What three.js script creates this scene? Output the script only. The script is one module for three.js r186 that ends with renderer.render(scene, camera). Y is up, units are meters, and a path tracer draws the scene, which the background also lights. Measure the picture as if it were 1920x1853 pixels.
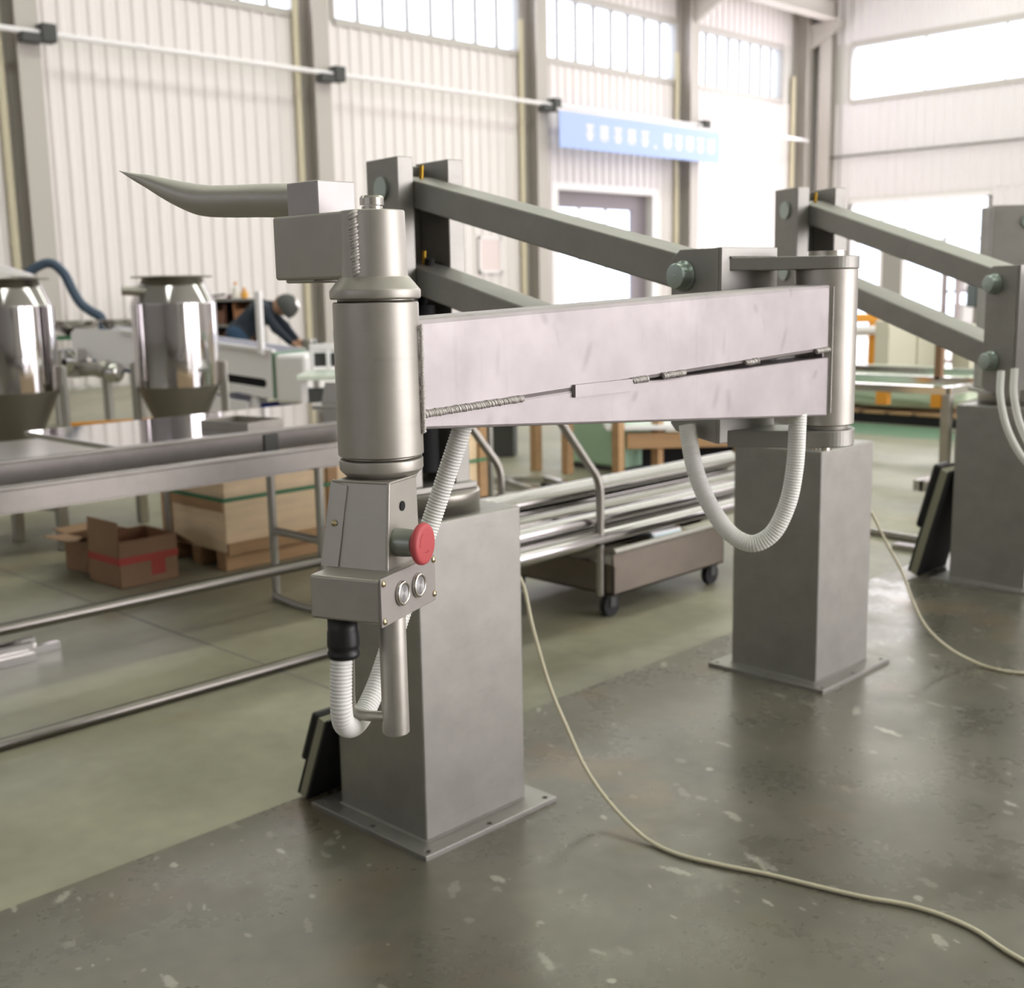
import * as THREE from 'three';
import { RoundedBoxGeometry } from 'three/addons/geometries/RoundedBoxGeometry.js';
import { mergeGeometries, mergeVertices } from 'three/addons/utils/BufferGeometryUtils.js';
import { MarchingCubes } from 'three/addons/objects/MarchingCubes.js';
import { RectAreaLightUniformsLib } from 'three/addons/lights/RectAreaLightUniformsLib.js';
import { ImprovedNoise } from 'three/addons/math/ImprovedNoise.js';

// ---------------------------------------------------------------- camera, sky, lights, exposure
const scene = new THREE.Scene();
const V = (x, y, z) => new THREE.Vector3(x, y, z);
const camera = new THREE.PerspectiveCamera(2 * Math.atan(926.5 / 2225.3) * 180 / Math.PI, 1920 / 1853, 0.05, 200);
camera.position.set(0, 1.45, 0);
camera.matrixAutoUpdate = true;
{
  const right = V(0.714469, -0.01832654, -0.69942704), up = V(-0.10703088, 0.98502836, -0.13514263), fw = V(-0.69143217, -0.17141551, -0.70181072);
  camera.quaternion.setFromRotationMatrix(new THREE.Matrix4().makeBasis(right, up, fw.clone().negate()));
}
camera.focus = 1.66;
camera.userData.fStop = 5.6;
scene.add(camera);
scene.background = new THREE.Color(3.0, 3.02, 3.1);
const renderer = new THREE.WebGLRenderer();
renderer.toneMapping = THREE.LinearToneMapping;
renderer.toneMappingExposure = 1.0;
renderer.shadowMap.enabled = true;
RectAreaLightUniformsLib.init();
// daylight coming in through each opening: a light of the opening's size just inside its pane
function daylight(x, y, z, w, h, tx, ty, tz, power, color) {
  const l = new THREE.RectAreaLight(color, power, w, h);
  l.position.set(x, y, z); l.lookAt(tx, ty, tz); l.name = 'daylight'; scene.add(l);
  return l;
}
const DAY = new THREE.Color(1.0, 0.935, 0.975), ROOFDAY = new THREE.Color(0.98, 1.0, 0.95);
const LP = { end: 9, left: 3.0, roof: 2.3, right: 6.2, back: 2.6 };
daylight(-5.0, 6.88, -29.6, 23, 1.35, -5.0, 4.0, 0, LP.end, DAY);                       // strip window of the end wall
daylight(-14.55, 2.0, -29.6, 3.7, 3.1, -14.55, 1.5, 0, LP.end, DAY);                    // glazed door of the end wall
for (const [z0, z1] of [[-8.6, -13.1], [-13.95, -18.7], [-19.4, -24.15], [-25.0, -28.8]])
  daylight(-17.75, 6.93, (z0 + z1) / 2, z0 - z1, 1.25, 0, 5, (z0 + z1) / 2, LP.left, DAY);
for (const x of [-12.5, -4, 4.5]) daylight(x, 9.2, -14, 1.5, 29, x, 0, -14.0001, LP.roof, ROOFDAY);  // skylight strips
daylight(11.75, 6.93, -16, 25, 1.4, 0, 3, -16, LP.right, DAY);                             // strip window on the right
daylight(11.75, 2.3, -12, 15, 4.0, 0, 1.5, -12, LP.right, DAY);                             // large door on the right
daylight(-3, 6.9, 23.7, 24, 1.35, -3, 4, 0, LP.back, DAY);                               // strip window behind

const sun = new THREE.DirectionalLight(new THREE.Color(1, 0.95, 0.88), 7);                // low sun through the end wall's strip window
sun.position.set(40, 34, -64); sun.target.position.set(0, 0, -30); sun.castShadow = true; sun.shadow.mapSize.set(2048, 2048);
Object.assign(sun.shadow.camera, { left: -40, right: 40, top: 40, bottom: -40, near: 1, far: 160 });
scene.add(sun, sun.target);

// ---------------------------------------------------------------- helpers
let seed = 12345;
const rnd = () => (seed = (seed * 1664525 + 1013904223) >>> 0) / 4294967296;
const noise = new ImprovedNoise();
const fbm = (x, y, z = 0, o = 4) => { let s = 0, a = 0.5; for (let i = 0; i < o; i++) { s += a * noise.noise(x, y, z + i * 7.3); x *= 2.03; y *= 2.03; a *= 0.5; } return s; };
const used = {};
function numbered(n) { used[n] = (used[n] ?? -1) + 1; return used[n] ? `${n}_${String(used[n]).padStart(3, '0')}` : n; }
function metricUV(g) {                                   // uv in metres, laid on each face along its main direction
  g = g.index ? g.toNonIndexed() : g;
  const p = g.attributes.position, uv = new Float32Array(p.count * 2), a = V(), b = V(), c = V(), n = V();
  for (let i = 0; i < p.count; i += 3) {
    a.fromBufferAttribute(p, i); b.fromBufferAttribute(p, i + 1); c.fromBufferAttribute(p, i + 2);
    n.copy(b).sub(a).cross(c.clone().sub(a));
    const ax = Math.abs(n.x), ay = Math.abs(n.y), az = Math.abs(n.z);
    [a, b, c].forEach((q, k) => {
      uv[(i + k) * 2] = ax > ay && ax > az ? q.z : q.x; uv[(i + k) * 2 + 1] = ay >= ax && ay >= az ? q.z : q.y;
    });
  }
  for (const k of Object.keys(g.attributes)) if (k !== 'position' && k !== 'normal') g.deleteAttribute(k);
  g.setAttribute('uv', new THREE.BufferAttribute(uv, 2));
  return g;
}
const merge = gs => { gs = [].concat(gs); return gs.length > 1 ? mergeGeometries(gs.map(metricUV)) : metricUV(gs[0]); };
function part(name, gs, mat, parent = scene, label) {
  const m = new THREE.Mesh(gs.isBufferGeometry && gs.attributes.uv && gs.userData.ready ? gs : merge(gs), mat);
  m.name = parent === scene ? numbered(name) : name; m.castShadow = m.receiveShadow = true; parent.add(m);
  if (label) m.userData.label = label;
  return m;
}
function tag(o, label, category, group) { o.userData.label = label; o.userData.category = category; if (group) o.userData.group = group; return o; }
function thing(name, label, category, p = [0, 0, 0], turn = 0, group) {
  const o = new THREE.Group(); o.name = numbered(name); o.position.set(...p); o.rotation.y = turn; scene.add(o);
  return tag(o, label, category, group);
}
function struct(name, gs, mat, parent = scene) { const m = part(name, gs, mat, parent); if (parent === scene) m.userData.kind = 'structure'; return m; }
const T = (g, x = 0, y = 0, z = 0, rx = 0, ry = 0, rz = 0) => g.applyMatrix4(new THREE.Matrix4().compose(V(x, y, z), new THREE.Quaternion().setFromEuler(new THREE.Euler(rx, ry, rz, 'YXZ')), V(1, 1, 1)));
const box = (x0, x1, y0, y1, z0, z1) => T(new THREE.BoxGeometry(Math.abs(x1 - x0), Math.abs(y1 - y0), Math.abs(z1 - z0)), (x0 + x1) / 2, (y0 + y1) / 2, (z0 + z1) / 2);
const rb = (x0, x1, y0, y1, z0, z1, r = 0.004, s = 2) => T(new RoundedBoxGeometry(Math.abs(x1 - x0), Math.abs(y1 - y0), Math.abs(z1 - z0), s, Math.min(r, Math.abs(x1 - x0) / 2.01, Math.abs(y1 - y0) / 2.01, Math.abs(z1 - z0) / 2.01)), (x0 + x1) / 2, (y0 + y1) / 2, (z0 + z1) / 2);
const cyl = (x, y0, y1, z, r0, r1 = r0, s = 40) => T(new THREE.CylinderGeometry(r1, r0, y1 - y0, s), x, (y0 + y1) / 2, z);
const lathe = (pts, x = 0, y = 0, z = 0, s = 56) => T(new THREE.LatheGeometry(pts.map(p => new THREE.Vector2(p[0], p[1])), s), x, y, z);
const along = (a, b, g) => {                              // turn a geometry made along +y at the origin so that it runs from a to b
  const d = V(...b).sub(V(...a)), q = new THREE.Quaternion().setFromUnitVectors(V(0, 1, 0), d.clone().normalize()), m = V(...a).add(V(...b)).multiplyScalar(0.5);
  return g.applyMatrix4(new THREE.Matrix4().compose(m, q, V(1, 1, 1)));
};
const dist = (a, b) => V(...a).distanceTo(V(...b));
const rod = (a, b, r, s = 16, r1 = r) => along(a, b, new THREE.CylinderGeometry(r1, r, dist(a, b), s));
function bar(a, b, w, h, r = 0.003) {                     // box section from a to b, h upright, w sideways
  const A = V(...a), B = V(...b), d = B.clone().sub(A), L = d.length(); d.normalize();
  const side = Math.abs(d.y) > 0.99 ? V(1, 0, 0) : V(0, 1, 0).cross(d).normalize(), up = d.clone().cross(side).normalize();
  const g = new RoundedBoxGeometry(w, h, L, 2, Math.min(r, w / 2.1, h / 2.1));
  return g.applyMatrix4(new THREE.Matrix4().makeBasis(side, up, d).setPosition(A.add(B).multiplyScalar(0.5)));
}
const curve = (pts, tension = 0.5) => new THREE.CatmullRomCurve3(pts.map(p => V(...p)), false, 'centripetal', tension);
const tube = (pts, r, n = 60, s = 12, closed = false) => new THREE.TubeGeometry(curve(pts), n, r, s, closed);
function hoseGeo(pts, r, pitch, depth = 0.07, s = 22, per = 5) {           // corrugated conduit
  const c = curve(pts), L = c.getLength(), n = Math.round(L / pitch) * per, fr = c.computeFrenetFrames(n, false), pos = [], idx = [], P = V();
  for (let i = 0; i <= n; i++) {
    c.getPointAt(i / n, P);
    const rr = r * (1 - depth * (0.5 - 0.5 * Math.cos(2 * Math.PI * i / per)) ** 0.7);
    for (let k = 0; k < s; k++) { const t = k / s * 2 * Math.PI, q = P.clone().addScaledVector(fr.normals[i], Math.cos(t) * rr).addScaledVector(fr.binormals[i], Math.sin(t) * rr); pos.push(q.x, q.y, q.z); }
  }
  for (let i = 0; i < n; i++) for (let k = 0; k < s; k++) { const a = i * s + k, b = i * s + (k + 1) % s, d = a + s, e = b + s; idx.push(a, b, d, b, e, d); }
  const g = new THREE.BufferGeometry(); g.setAttribute('position', new THREE.Float32BufferAttribute(pos, 3)); g.setIndex(idx); g.computeVertexNormals();
  g.computeBoundingBox();
  return g;
}
function extrude(shapePts, depth, bevel = 0, holes = []) {
  const s = new THREE.Shape(shapePts.map(p => new THREE.Vector2(...p)));
  for (const h of holes) s.holes.push(new THREE.Path(h.map(p => new THREE.Vector2(...p))));
  return new THREE.ExtrudeGeometry(s, { depth, bevelEnabled: bevel > 0, bevelThickness: bevel, bevelSize: bevel, bevelOffset: -bevel, bevelSegments: 2, curveSegments: 24 });
}
const circlePts = (x, y, r, n = 24) => Array.from({ length: n }, (_, i) => [x + r * Math.cos(i / n * 2 * Math.PI), y + r * Math.sin(i / n * 2 * Math.PI)]);
function hex(x, y0, y1, z, r, turn = 0) {                 // bolt head with a chamfered top
  const g = T(new THREE.CylinderGeometry(r, r, y1 - y0 - 0.003, 6), 0, 0, 0, 0, turn), c = T(new THREE.CylinderGeometry(r * 0.87, r, 0.003, 6), 0, (y1 - y0) / 2, 0, 0, turn);
  return T(mergeGeometries([g.toNonIndexed(), c.toNonIndexed()]), x, (y0 + y1) / 2, z);
}
function bead(a, b, r, n) {                               // a weld seam of overlapping scales
  const out = [], A = V(...a), B = V(...b), d = B.clone().sub(A), L = d.length(), q = new THREE.Quaternion().setFromUnitVectors(V(0, 1, 0), d.normalize());
  n = Math.max(4, Math.round(L / (r * 0.55)));
  for (let i = 0; i < n; i++) {
    const p = A.clone().lerp(B, (i + 0.5) / n), k = r * (0.88 + 0.24 * rnd()), g = new THREE.SphereGeometry(k, 10, 6).scale(1, 0.42, 1).applyQuaternion(new THREE.Quaternion().setFromEuler(new THREE.Euler(0.35, 0, 0.35))).applyQuaternion(q);
    out.push(g.translate(p.x + (rnd() - 0.5) * r * 0.15, p.y + (rnd() - 0.5) * r * 0.15, p.z + (rnd() - 0.5) * r * 0.15));
  }
  return out;
}
// ---------------------------------------------------------------- textures and materials
function tex(n, f, srgb = true, m = 1) {
  const d = new Uint8Array(n * n * 4);
  for (let j = 0; j < n; j++) for (let i = 0; i < n; i++) { const c = f(i / n, j / n), k = (j * n + i) * 4; for (let q = 0; q < 3; q++) d[k + q] = Math.max(0, Math.min(255, Math.round(255 * (c.length ? c[q] : c)))); d[k + 3] = 255; }
  const t = new THREE.DataTexture(d, n, n); t.wrapS = t.wrapT = THREE.RepeatWrapping; t.magFilter = THREE.LinearFilter; t.minFilter = THREE.LinearMipmapLinearFilter; t.generateMipmaps = true;
  if (srgb) t.colorSpace = THREE.SRGBColorSpace; t.repeat.set(m, m); t.needsUpdate = true; return t;
}
const tile = (f, P) => (u, v) => {                        // blend so that a noise tile repeats without seams
  const a = f(u * P, v * P), b = f((u - 1) * P, v * P), c = f(u * P, (v - 1) * P), e = f((u - 1) * P, (v - 1) * P), s = x => x * x * (3 - 2 * x), p = s(u), q = s(v);
  return (a * (1 - p) + b * p) * (1 - q) + (c * (1 - p) + e * p) * q;
};
const std = (o) => new THREE.MeshStandardMaterial(o);
const smudge = tile((x, y) => fbm(x, y, 3), 5), streak = tile((x, y) => fbm(x * 0.6, y * 6, 9), 6), spots = tile((x, y) => fbm(x * 4, y * 4, 5, 2), 6);
const blastMap = tex(512, (u, v) => { const s = 0.95 + 0.09 * smudge(u, v) + 0.03 * spots(u, v) - 0.12 * Math.max(0, streak(u, v) - 0.16); return [s, s * 0.995, s * 0.985]; }, true, 2.2);
const blastRough = tex(512, (u, v) => 0.82 + 0.12 * smudge(v, u) + 0.05 * spots(u, v), false, 2.2);
const M = {};
M.blast = std({ color: 0xa5a39f, metalness: 0.8, roughness: 0.58, map: blastMap, roughnessMap: blastRough });
M.clamp = std({ color: 0xc4bfc0, metalness: 0.6, roughness: 0.5, map: blastMap });
const marks = []; for (let i = 0; i < 22; i++) marks.push([rnd(), rnd(), 0.008 + 0.018 * rnd(), 0.012 + 0.045 * rnd(), (rnd() - 0.5) * 0.9, 0.03 + 0.08 * rnd()]);
const beamMap = tex(512, (u, v) => { let s = 0.96 + 0.17 * smudge(v, u) + 0.03 * spots(u, v) - 0.1 * Math.max(0, streak(v, u) - 0.1); for (const [a, b, w, h, t, k] of marks) { const x = (u - a) - t * (v - b), y = (v - b) / h; if (Math.abs(x) < w && Math.abs(y) < 1) s -= k * (1 - Math.abs(x) / w) * (1 - y * y); } return [s, s * 0.99, s * 0.99]; }, true, 1.9);
M.beam = std({ color: 0xaea8a9, metalness: 0.6, roughness: 0.6, map: beamMap, roughnessMap: blastRough });
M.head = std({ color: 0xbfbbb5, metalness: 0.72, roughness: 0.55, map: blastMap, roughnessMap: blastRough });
M.weld = std({ color: 0xcfcac6, metalness: 0.5, roughness: 0.5 });
M.pin = std({ color: 0xb2beb8, metalness: 0.85, roughness: 0.34 });
M.bright = std({ color: 0xd6d2ce, metalness: 1, roughness: 0.16 });
M.bolt = std({ color: 0xcfcac4, metalness: 1, roughness: 0.22 });
M.screw = std({ color: 0xcdbf9d, metalness: 1, roughness: 0.25 });
M.inox = std({ color: 0xc4c1bd, metalness: 1, roughness: 0.18, roughnessMap: blastRough });
M.rail = std({ color: 0x807c78, metalness: 1, roughness: 0.3, map: blastMap });
M.tubeSteel = std({ color: 0x96928f, metalness: 1, roughness: 0.06 });
M.boardCore = std({ color: 0x8d8a76, roughness: 0.7 });
M.coneSteel = std({ color: 0x857f77, metalness: 0.9, roughness: 0.45 });
M.panel = std({ color: 0xb2acaa, metalness: 0.6, roughness: 0.55, map: blastMap });
M.inoxDull = std({ color: 0xb5b1ab, metalness: 0.95, roughness: 0.36, map: blastMap });
M.mirror = std({ color: 0xbdb9ba, metalness: 1, roughness: 0.07 });
M.galv = std({ color: 0xa9a69f, metalness: 0.8, roughness: 0.45 });
M.hose = std({ color: 0xf1f0ec, roughness: 0.5 });
M.hoseOld = std({ color: 0xfaf9f4, roughness: 0.42 });
M.blackPlastic = std({ color: 0x17171a, roughness: 0.45 });
M.red = std({ color: 0xc65458, roughness: 0.5 });
M.redDark = std({ color: 0x9c2730, roughness: 0.6 });
M.collar = std({ color: 0x9da39b, metalness: 0.7, roughness: 0.4 });
M.dark = std({ color: 0x141416, roughness: 0.8 });
M.brass = std({ color: 0xb8923a, metalness: 1, roughness: 0.3 });
M.rubber = std({ color: 0x1d1c1f, roughness: 0.75 });
M.cable = std({ color: 0xcfc7ad, roughness: 0.6 });
const buttonSheen = tex(256, (u, v) => { const x = u - 0.5, y = v - 0.5, a = Math.atan2(y, x); const s = 0.72 + 0.14 * Math.cos(2 * a + 0.6) + 0.05 * noise.noise(Math.hypot(x, y) * 60, 0, 2); return [s, s * 0.985, s]; });  // conical sheen of turned metal painted in as pale and dark wedges

const concrete = tile((x, y) => fbm(x, y, 1, 5), 4), fine = tile((x, y) => fbm(x * 8, y * 8, 4, 3), 5), stain = tile((x, y) => fbm(x * 1.4, y * 1.4, 12, 3), 5);
M.floor = std({ color: 0xffffff, roughness: 0.55, map: tex(1024, (u, v) => { const s = 0.575 + 0.21 * concrete(u, v) + 0.06 * fine(u, v), r = Math.max(0, stain(u, v) - 0.12); return [s * (0.985 + 0.12 * r), s * (0.962 - 0.1 * r), s * (0.825 - 0.2 * r)]; }, true, 1 / 3.1), roughnessMap: tex(512, (u, v) => 0.8 + 0.35 * concrete(u, v), false, 1 / 2.3) });
// steel sheet on the floor: dull grey with pale scrapes and rusty bruises
const scuffs = []; { for (let i = 0; i < 300; i++) scuffs.push([rnd(), rnd(), 0.0012 + 0.006 * rnd() ** 2.4, 0.8 + 3.2 * rnd(), 0.5 + (rnd() - 0.5) * 1.3, 0.3 + 0.7 * rnd() ** 1.5]); }
const scuffMap = new Float32Array(1024 * 1024);
for (const [cu, cv, r, el, an, st] of scuffs) {
  const R = Math.ceil(r * el * 1024 * 1.6);
  for (let j = -R; j <= R; j++) for (let i = -R; i <= R; i++) {
    const x = (i * Math.cos(an) + j * Math.sin(an)) / 1024 / (r * el), y = (-i * Math.sin(an) + j * Math.cos(an)) / 1024 / r;
    const U = (Math.round(cu * 1024) + i + 2048) % 1024, W = (Math.round(cv * 1024) + j + 2048) % 1024, d = x * x + y * y + 0.9 * noise.noise(U * 0.13, W * 0.13, 3) + 0.5 * noise.noise(U * 0.35, W * 0.35, 5);
    if (d < 1) scuffMap[W * 1024 + U] = Math.max(scuffMap[W * 1024 + U], st * Math.min(1, (1 - d) * 2));
  }
}
M.sheet = std({ color: 0xffffff, metalness: 0.35, roughness: 0.42,
  map: tex(1024, (u, v) => { const s = 0.42 + 0.15 * concrete(v, u) + 0.05 * fine(v, u), r = Math.max(0, stain(v, u) - 0.1), w = scuffMap[Math.floor(v * 1023.9) * 1024 + Math.floor(u * 1023.9)] * 0.23; return [s * (1.02 + 0.3 * r) + w, s * (0.985 - 0.02 * r) + w, s * (0.87 - 0.2 * r) + w]; }, true, 1 / 2.4),
  roughnessMap: tex(512, (u, v) => 0.72 + 0.7 * concrete(u, v) + 0.25 * fine(u, v), false, 1 / 1.3) });
M.cladding = std({ color: 0xeae3e2, roughness: 0.5, metalness: 0.0 });
M.claddingPink = std({ color: 0xe4dee0, roughness: 0.55 });
M.wallBack = std({ color: 0xd8d6d2, roughness: 0.8 });
M.wallCore = std({ color: 0xdcd9d6, roughness: 0.8 });
M.column = std({ color: 0xb9b2ac, roughness: 0.6 });
M.columnDark = std({ color: 0x8e8c86, roughness: 0.6 });
M.cream = std({ color: 0xd9cfb4, roughness: 0.5 });
M.frame = std({ color: 0xbdb7b2, roughness: 0.5 });
M.whitePaint = std({ color: 0xf0ecee, roughness: 0.4 });
M.roof = std({ color: 0xd2d4cc, roughness: 0.8 });
M.glass = new THREE.MeshPhysicalMaterial({ color: 0xf4f8ff, roughness: 0.02, transmission: 1, thickness: 0, ior: 1.45 });
M.skylight = new THREE.MeshPhysicalMaterial({ color: 0xf0f5ea, roughness: 1.0, transmission: 1, thickness: 0, ior: 1.4 });
M.doorFrame = std({ color: 0x857b82, roughness: 0.55 });
M.blue = std({ color: 0xa0b6f0, roughness: 0.5 });  // banner blue, lightened to carry a veil of window glare
M.navy = std({ color: 0x1b2f86, roughness: 0.5 });
M.orange = std({ color: 0xe39a2a, roughness: 0.5 });
M.teal = std({ color: 0x66b4b4, roughness: 0.5 });
M.mint = std({ color: 0xaccfb4, roughness: 0.45 });
M.greenPaint = std({ color: 0x6c8c74, roughness: 0.4 });
M.greenStrap = std({ color: 0x3a7a52, roughness: 0.5 });
const wood = c => tex(512, (u, v) => { const g = fbm(u * 3 + 0.3 * fbm(u * 2, v * 2, 8), v * 26, 2, 3), s = 1 + 0.09 * g + 0.04 * fbm(u * 9, v * 9, 6, 2); return c.map(k => k * s); });
M.ply = std({ color: 0xffffff, roughness: 0.75, map: wood([0.95, 0.85, 0.70]) });
M.plank = std({ color: 0xffffff, roughness: 0.8, map: wood([0.70, 0.56, 0.41]) });
M.card = std({ color: 0xffffff, roughness: 0.85, map: tex(256, (u, v) => { const s = 0.94 + 0.12 * smudge(u, v) + 0.03 * Math.sin(v * 300); return [0.60 * s, 0.47 * s, 0.36 * s]; }) });
M.cardRed = std({ color: 0xa8463c, roughness: 0.8 });
M.greyDark = std({ color: 0x4b4b4a, roughness: 0.7 });
M.greyMid = std({ color: 0x7d7b76, roughness: 0.6 });
M.film = std({ color: 0xc3cdb6, roughness: 0.35 });
// ---------------------------------------------------------------- the hall
const HX0 = -18, HX1 = 12, HZ0 = -29.9, HZ1 = 24, EAVE = 9.5, SILL = 6.26, HEAD = 7.6;
const floor = struct('floor', box(HX0 - 0.3, HX1 + 0.3, -0.3, 0, HZ0 - 0.3, HZ1 + 0.3), M.floor);
// joints sawn in the concrete: dark filler strips
for (const [a, b] of [[[-9.4, -2.515], [-2.73, -2.515]]]) part('expansion_joint', box(a[0], b[0], -0.01, 0.0012, a[1] - 0.005, b[1] + 0.005), M.greyMid, floor);
const lane = V(-5.3, 0, -10.95);
part('painted_lane', box(-9.5, -3.0, -0.01, 0.002, -11.25, -10.45), M.greenPaint, floor, 'green painted lane across the concrete floor');
// a wall of boxes round its openings; u runs along the wall
function wall(name, axis, at, thick, u0, u1, holes, mat) {
  const gs = [], us = [...new Set([u0, u1, ...holes.flatMap(h => [h[0], h[1]])])].sort((a, b) => a - b);
  for (let i = 0; i + 1 < us.length; i++) {
    const a = us[i], b = us[i + 1], m = (a + b) / 2, hs = holes.filter(h => m > h[0] && m < h[1]).sort((p, q) => p[2] - q[2]);
    let y = 0;
    for (const h of [...hs, [0, 0, EAVE, EAVE]]) { if (h[2] > y) gs.push(axis === 'x' ? box(at, at + thick, y, h[2], a, b) : box(a, b, y, h[2], at, at + thick)); y = h[3]; }
  }
  return struct(name, gs, mat);
}
function sheetGeo(axis, at, u0, u1, y0, y1, dir, pitch = 0.25, deep = 0.032) {   // profiled cladding with its ribs
  const prof = [], n = Math.max(1, Math.round((u1 - u0) / pitch)), p = (u1 - u0) / n;
  for (let i = 0; i < n; i++) prof.push([u0 + i * p, 0], [u0 + (i + 0.56) * p, 0], [u0 + (i + 0.66) * p, deep], [u0 + (i + 0.9) * p, deep]);
  prof.push([u1, 0]);
  const pos = [];
  for (let i = 0; i + 1 < prof.length; i++) {
    const q = prof.slice(i, i + 2).map(([u, d]) => axis === 'x' ? [at + dir * (0.004 + d), u] : [u, at + dir * (0.004 + d)]);
    const A = [q[0][0], y0, q[0][1]], B = [q[1][0], y0, q[1][1]], C = [q[1][0], y1, q[1][1]], D = [q[0][0], y1, q[0][1]];
    const f = (axis === 'x') === (dir > 0) ? [A, D, C, A, C, B] : [A, B, C, A, C, D];
    pos.push(...f.flat());
  }
  const g = new THREE.BufferGeometry(); g.setAttribute('position', new THREE.Float32BufferAttribute(pos, 3)); g.computeVertexNormals(); return g;
}
const bays = [[-3.0, -7.7], [-8.4, -13.12], [-13.9, -18.72], [-19.36, -24.17], [-24.95, -28.85]];
const DOOR = [-23.2, -19.83, 0, 3.55];
const leftHoles = [...bays.map(([b, a]) => [a, b, SILL, HEAD]), [3, 13, SILL, HEAD], DOOR];
const wl = wall('wall_left', 'x', HX0 - 0.28, 0.28, HZ0, HZ1, leftHoles, M.wallCore);
const colZ = [2.9, -2.55, -8.03, -13.28, -18.95, -24.33, -29.55];
for (let i = 0; i + 1 < colZ.length; i++) {
  const z1 = colZ[i] - 0.18, z0 = colZ[i + 1] + 0.18;
  if (i === 4) { part('cladding_panel', sheetGeo('x', HX0, z0, DOOR[0] - 0.2, 0.05, SILL - 0.08, 1), M.cladding, wl); part('cladding_panel', sheetGeo('x', HX0, DOOR[1] + 0.2, z1, 0.05, SILL - 0.08, 1), M.cladding, wl); part('cladding_panel', sheetGeo('x', HX0, DOOR[0] - 0.2, DOOR[1] + 0.2, DOOR[3] + 0.16, SILL - 0.08, 1), M.cladding, wl); }
  else part('cladding_panel', sheetGeo('x', HX0, z0, z1, 0.05, SILL - 0.08, 1), M.cladding, wl);
  part('cladding_panel', sheetGeo('x', HX0, z0, z1, HEAD + 0.1, EAVE, 1), M.cladding, wl);
}
const endHoles = [[-16.53, 8, 6.18, 7.57], [-16.44, -12.66, 0, 3.58]];
const we = wall('wall_end', 'z', HZ0 - 0.28, 0.28, HX0, HX1, endHoles, M.wallCore);
part('cladding_panel', sheetGeo('z', HZ0, -17.9, HX1, 3.66, 6.12, 1), M.claddingPink, we);
part('cladding_panel', sheetGeo('z', HZ0, -17.9, HX1, 7.64, EAVE, 1), M.claddingPink, we);
part('cladding_panel', sheetGeo('z', HZ0, -12.58, HX1, 0.05, 3.66, 1), M.claddingPink, we);
part('cladding_panel', sheetGeo('z', HZ0, -17.9, -16.52, 0.05, 3.66, 1), M.claddingPink, we);
wall('wall_right', 'x', HX1, 0.28, HZ0, HZ1, [[-29, -3, SILL, HEAD], [-19.5, -4.5, 0, 4.3]], M.wallCore);
wall('wall_back', 'z', HZ1, 0.28, HX0, HX1, [[-15, 9, 6.2, 7.57]], M.wallBack);
{ // roof with skylight strips
  const strips = [-12.5, -4, 4.5], gs = []; let x = HX0 - 0.3;
  for (const s of [...strips, null]) { const e = s === null ? HX1 + 0.3 : s - 0.75; gs.push(box(x, e, EAVE, EAVE + 0.15, HZ0 - 0.3, HZ1 + 0.3)); if (s !== null) x = s + 0.75; }
  for (const s of strips) gs.push(box(s - 0.75, s + 0.75, EAVE, EAVE + 0.15, HZ0 - 0.3, -28.5), box(s - 0.75, s + 0.75, EAVE, EAVE + 0.15, 0.5, HZ1 + 0.3));
  const c = struct('ceiling', gs, M.roof);
  for (const s of strips) part('skylight_sheet', box(s - 0.75, s + 0.75, EAVE + 0.06, EAVE + 0.07, -28.5, 0.5), M.skylight, c);
}
// strip windows: panes between mullions
function stripWindow(n, axis, at, u0, u1, y0, y1, count, inward, half = 0.02) {
  const P = (ua, ub, ya, yb, d0, d1) => axis === 'x' ? box(at + d0, at + d1, ya, yb, ua, ub) : box(ua, ub, ya, yb, at + d0, at + d1);
  const s = inward, w = struct('window_' + n, [P(u0, u1, y0 - 0.1, y0 + 0.03, -0.12 * s, 0.06 * s), P(u0, u1, y1 - 0.05, y1 + 0.1, -0.12 * s, 0.05 * s), P(u0 - 0.06, u0 + 0.03, y0, y1, -0.12 * s, 0.04 * s), P(u1 - 0.03, u1 + 0.06, y0, y1, -0.12 * s, 0.04 * s)], M.frame);
  const step = (u1 - u0) / count;
  for (let i = 0; i < count; i++) part('pane', P(u0 + i * step + 0.02, u0 + (i + 1) * step - 0.02, y0 + 0.03, y1 - 0.05, -0.07 * s, -0.064 * s), M.glass, w);
  for (let i = 1; i < count; i++) part('mullion', P(u0 + i * step - half, u0 + i * step + half, y0, y1, -0.1 * s, 0.0), M.frame, w);
  return w;
}
let wn = 0;
for (const [b, a] of bays) stripWindow(++wn, 'x', HX0, a, b, SILL, HEAD, 8, 1);
stripWindow(++wn, 'z', HZ0, -16.53, 8, 6.18, 7.57, 12, 1, 0.014);
stripWindow(++wn, 'x', HX1, -29, -3, SILL, HEAD, 26, -1);
stripWindow(++wn, 'z', HZ1, -15, 9, 6.2, 7.57, 24, -1);
stripWindow(++wn, 'x', HX0, 3, 13, SILL, HEAD, 14, 1);
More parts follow.
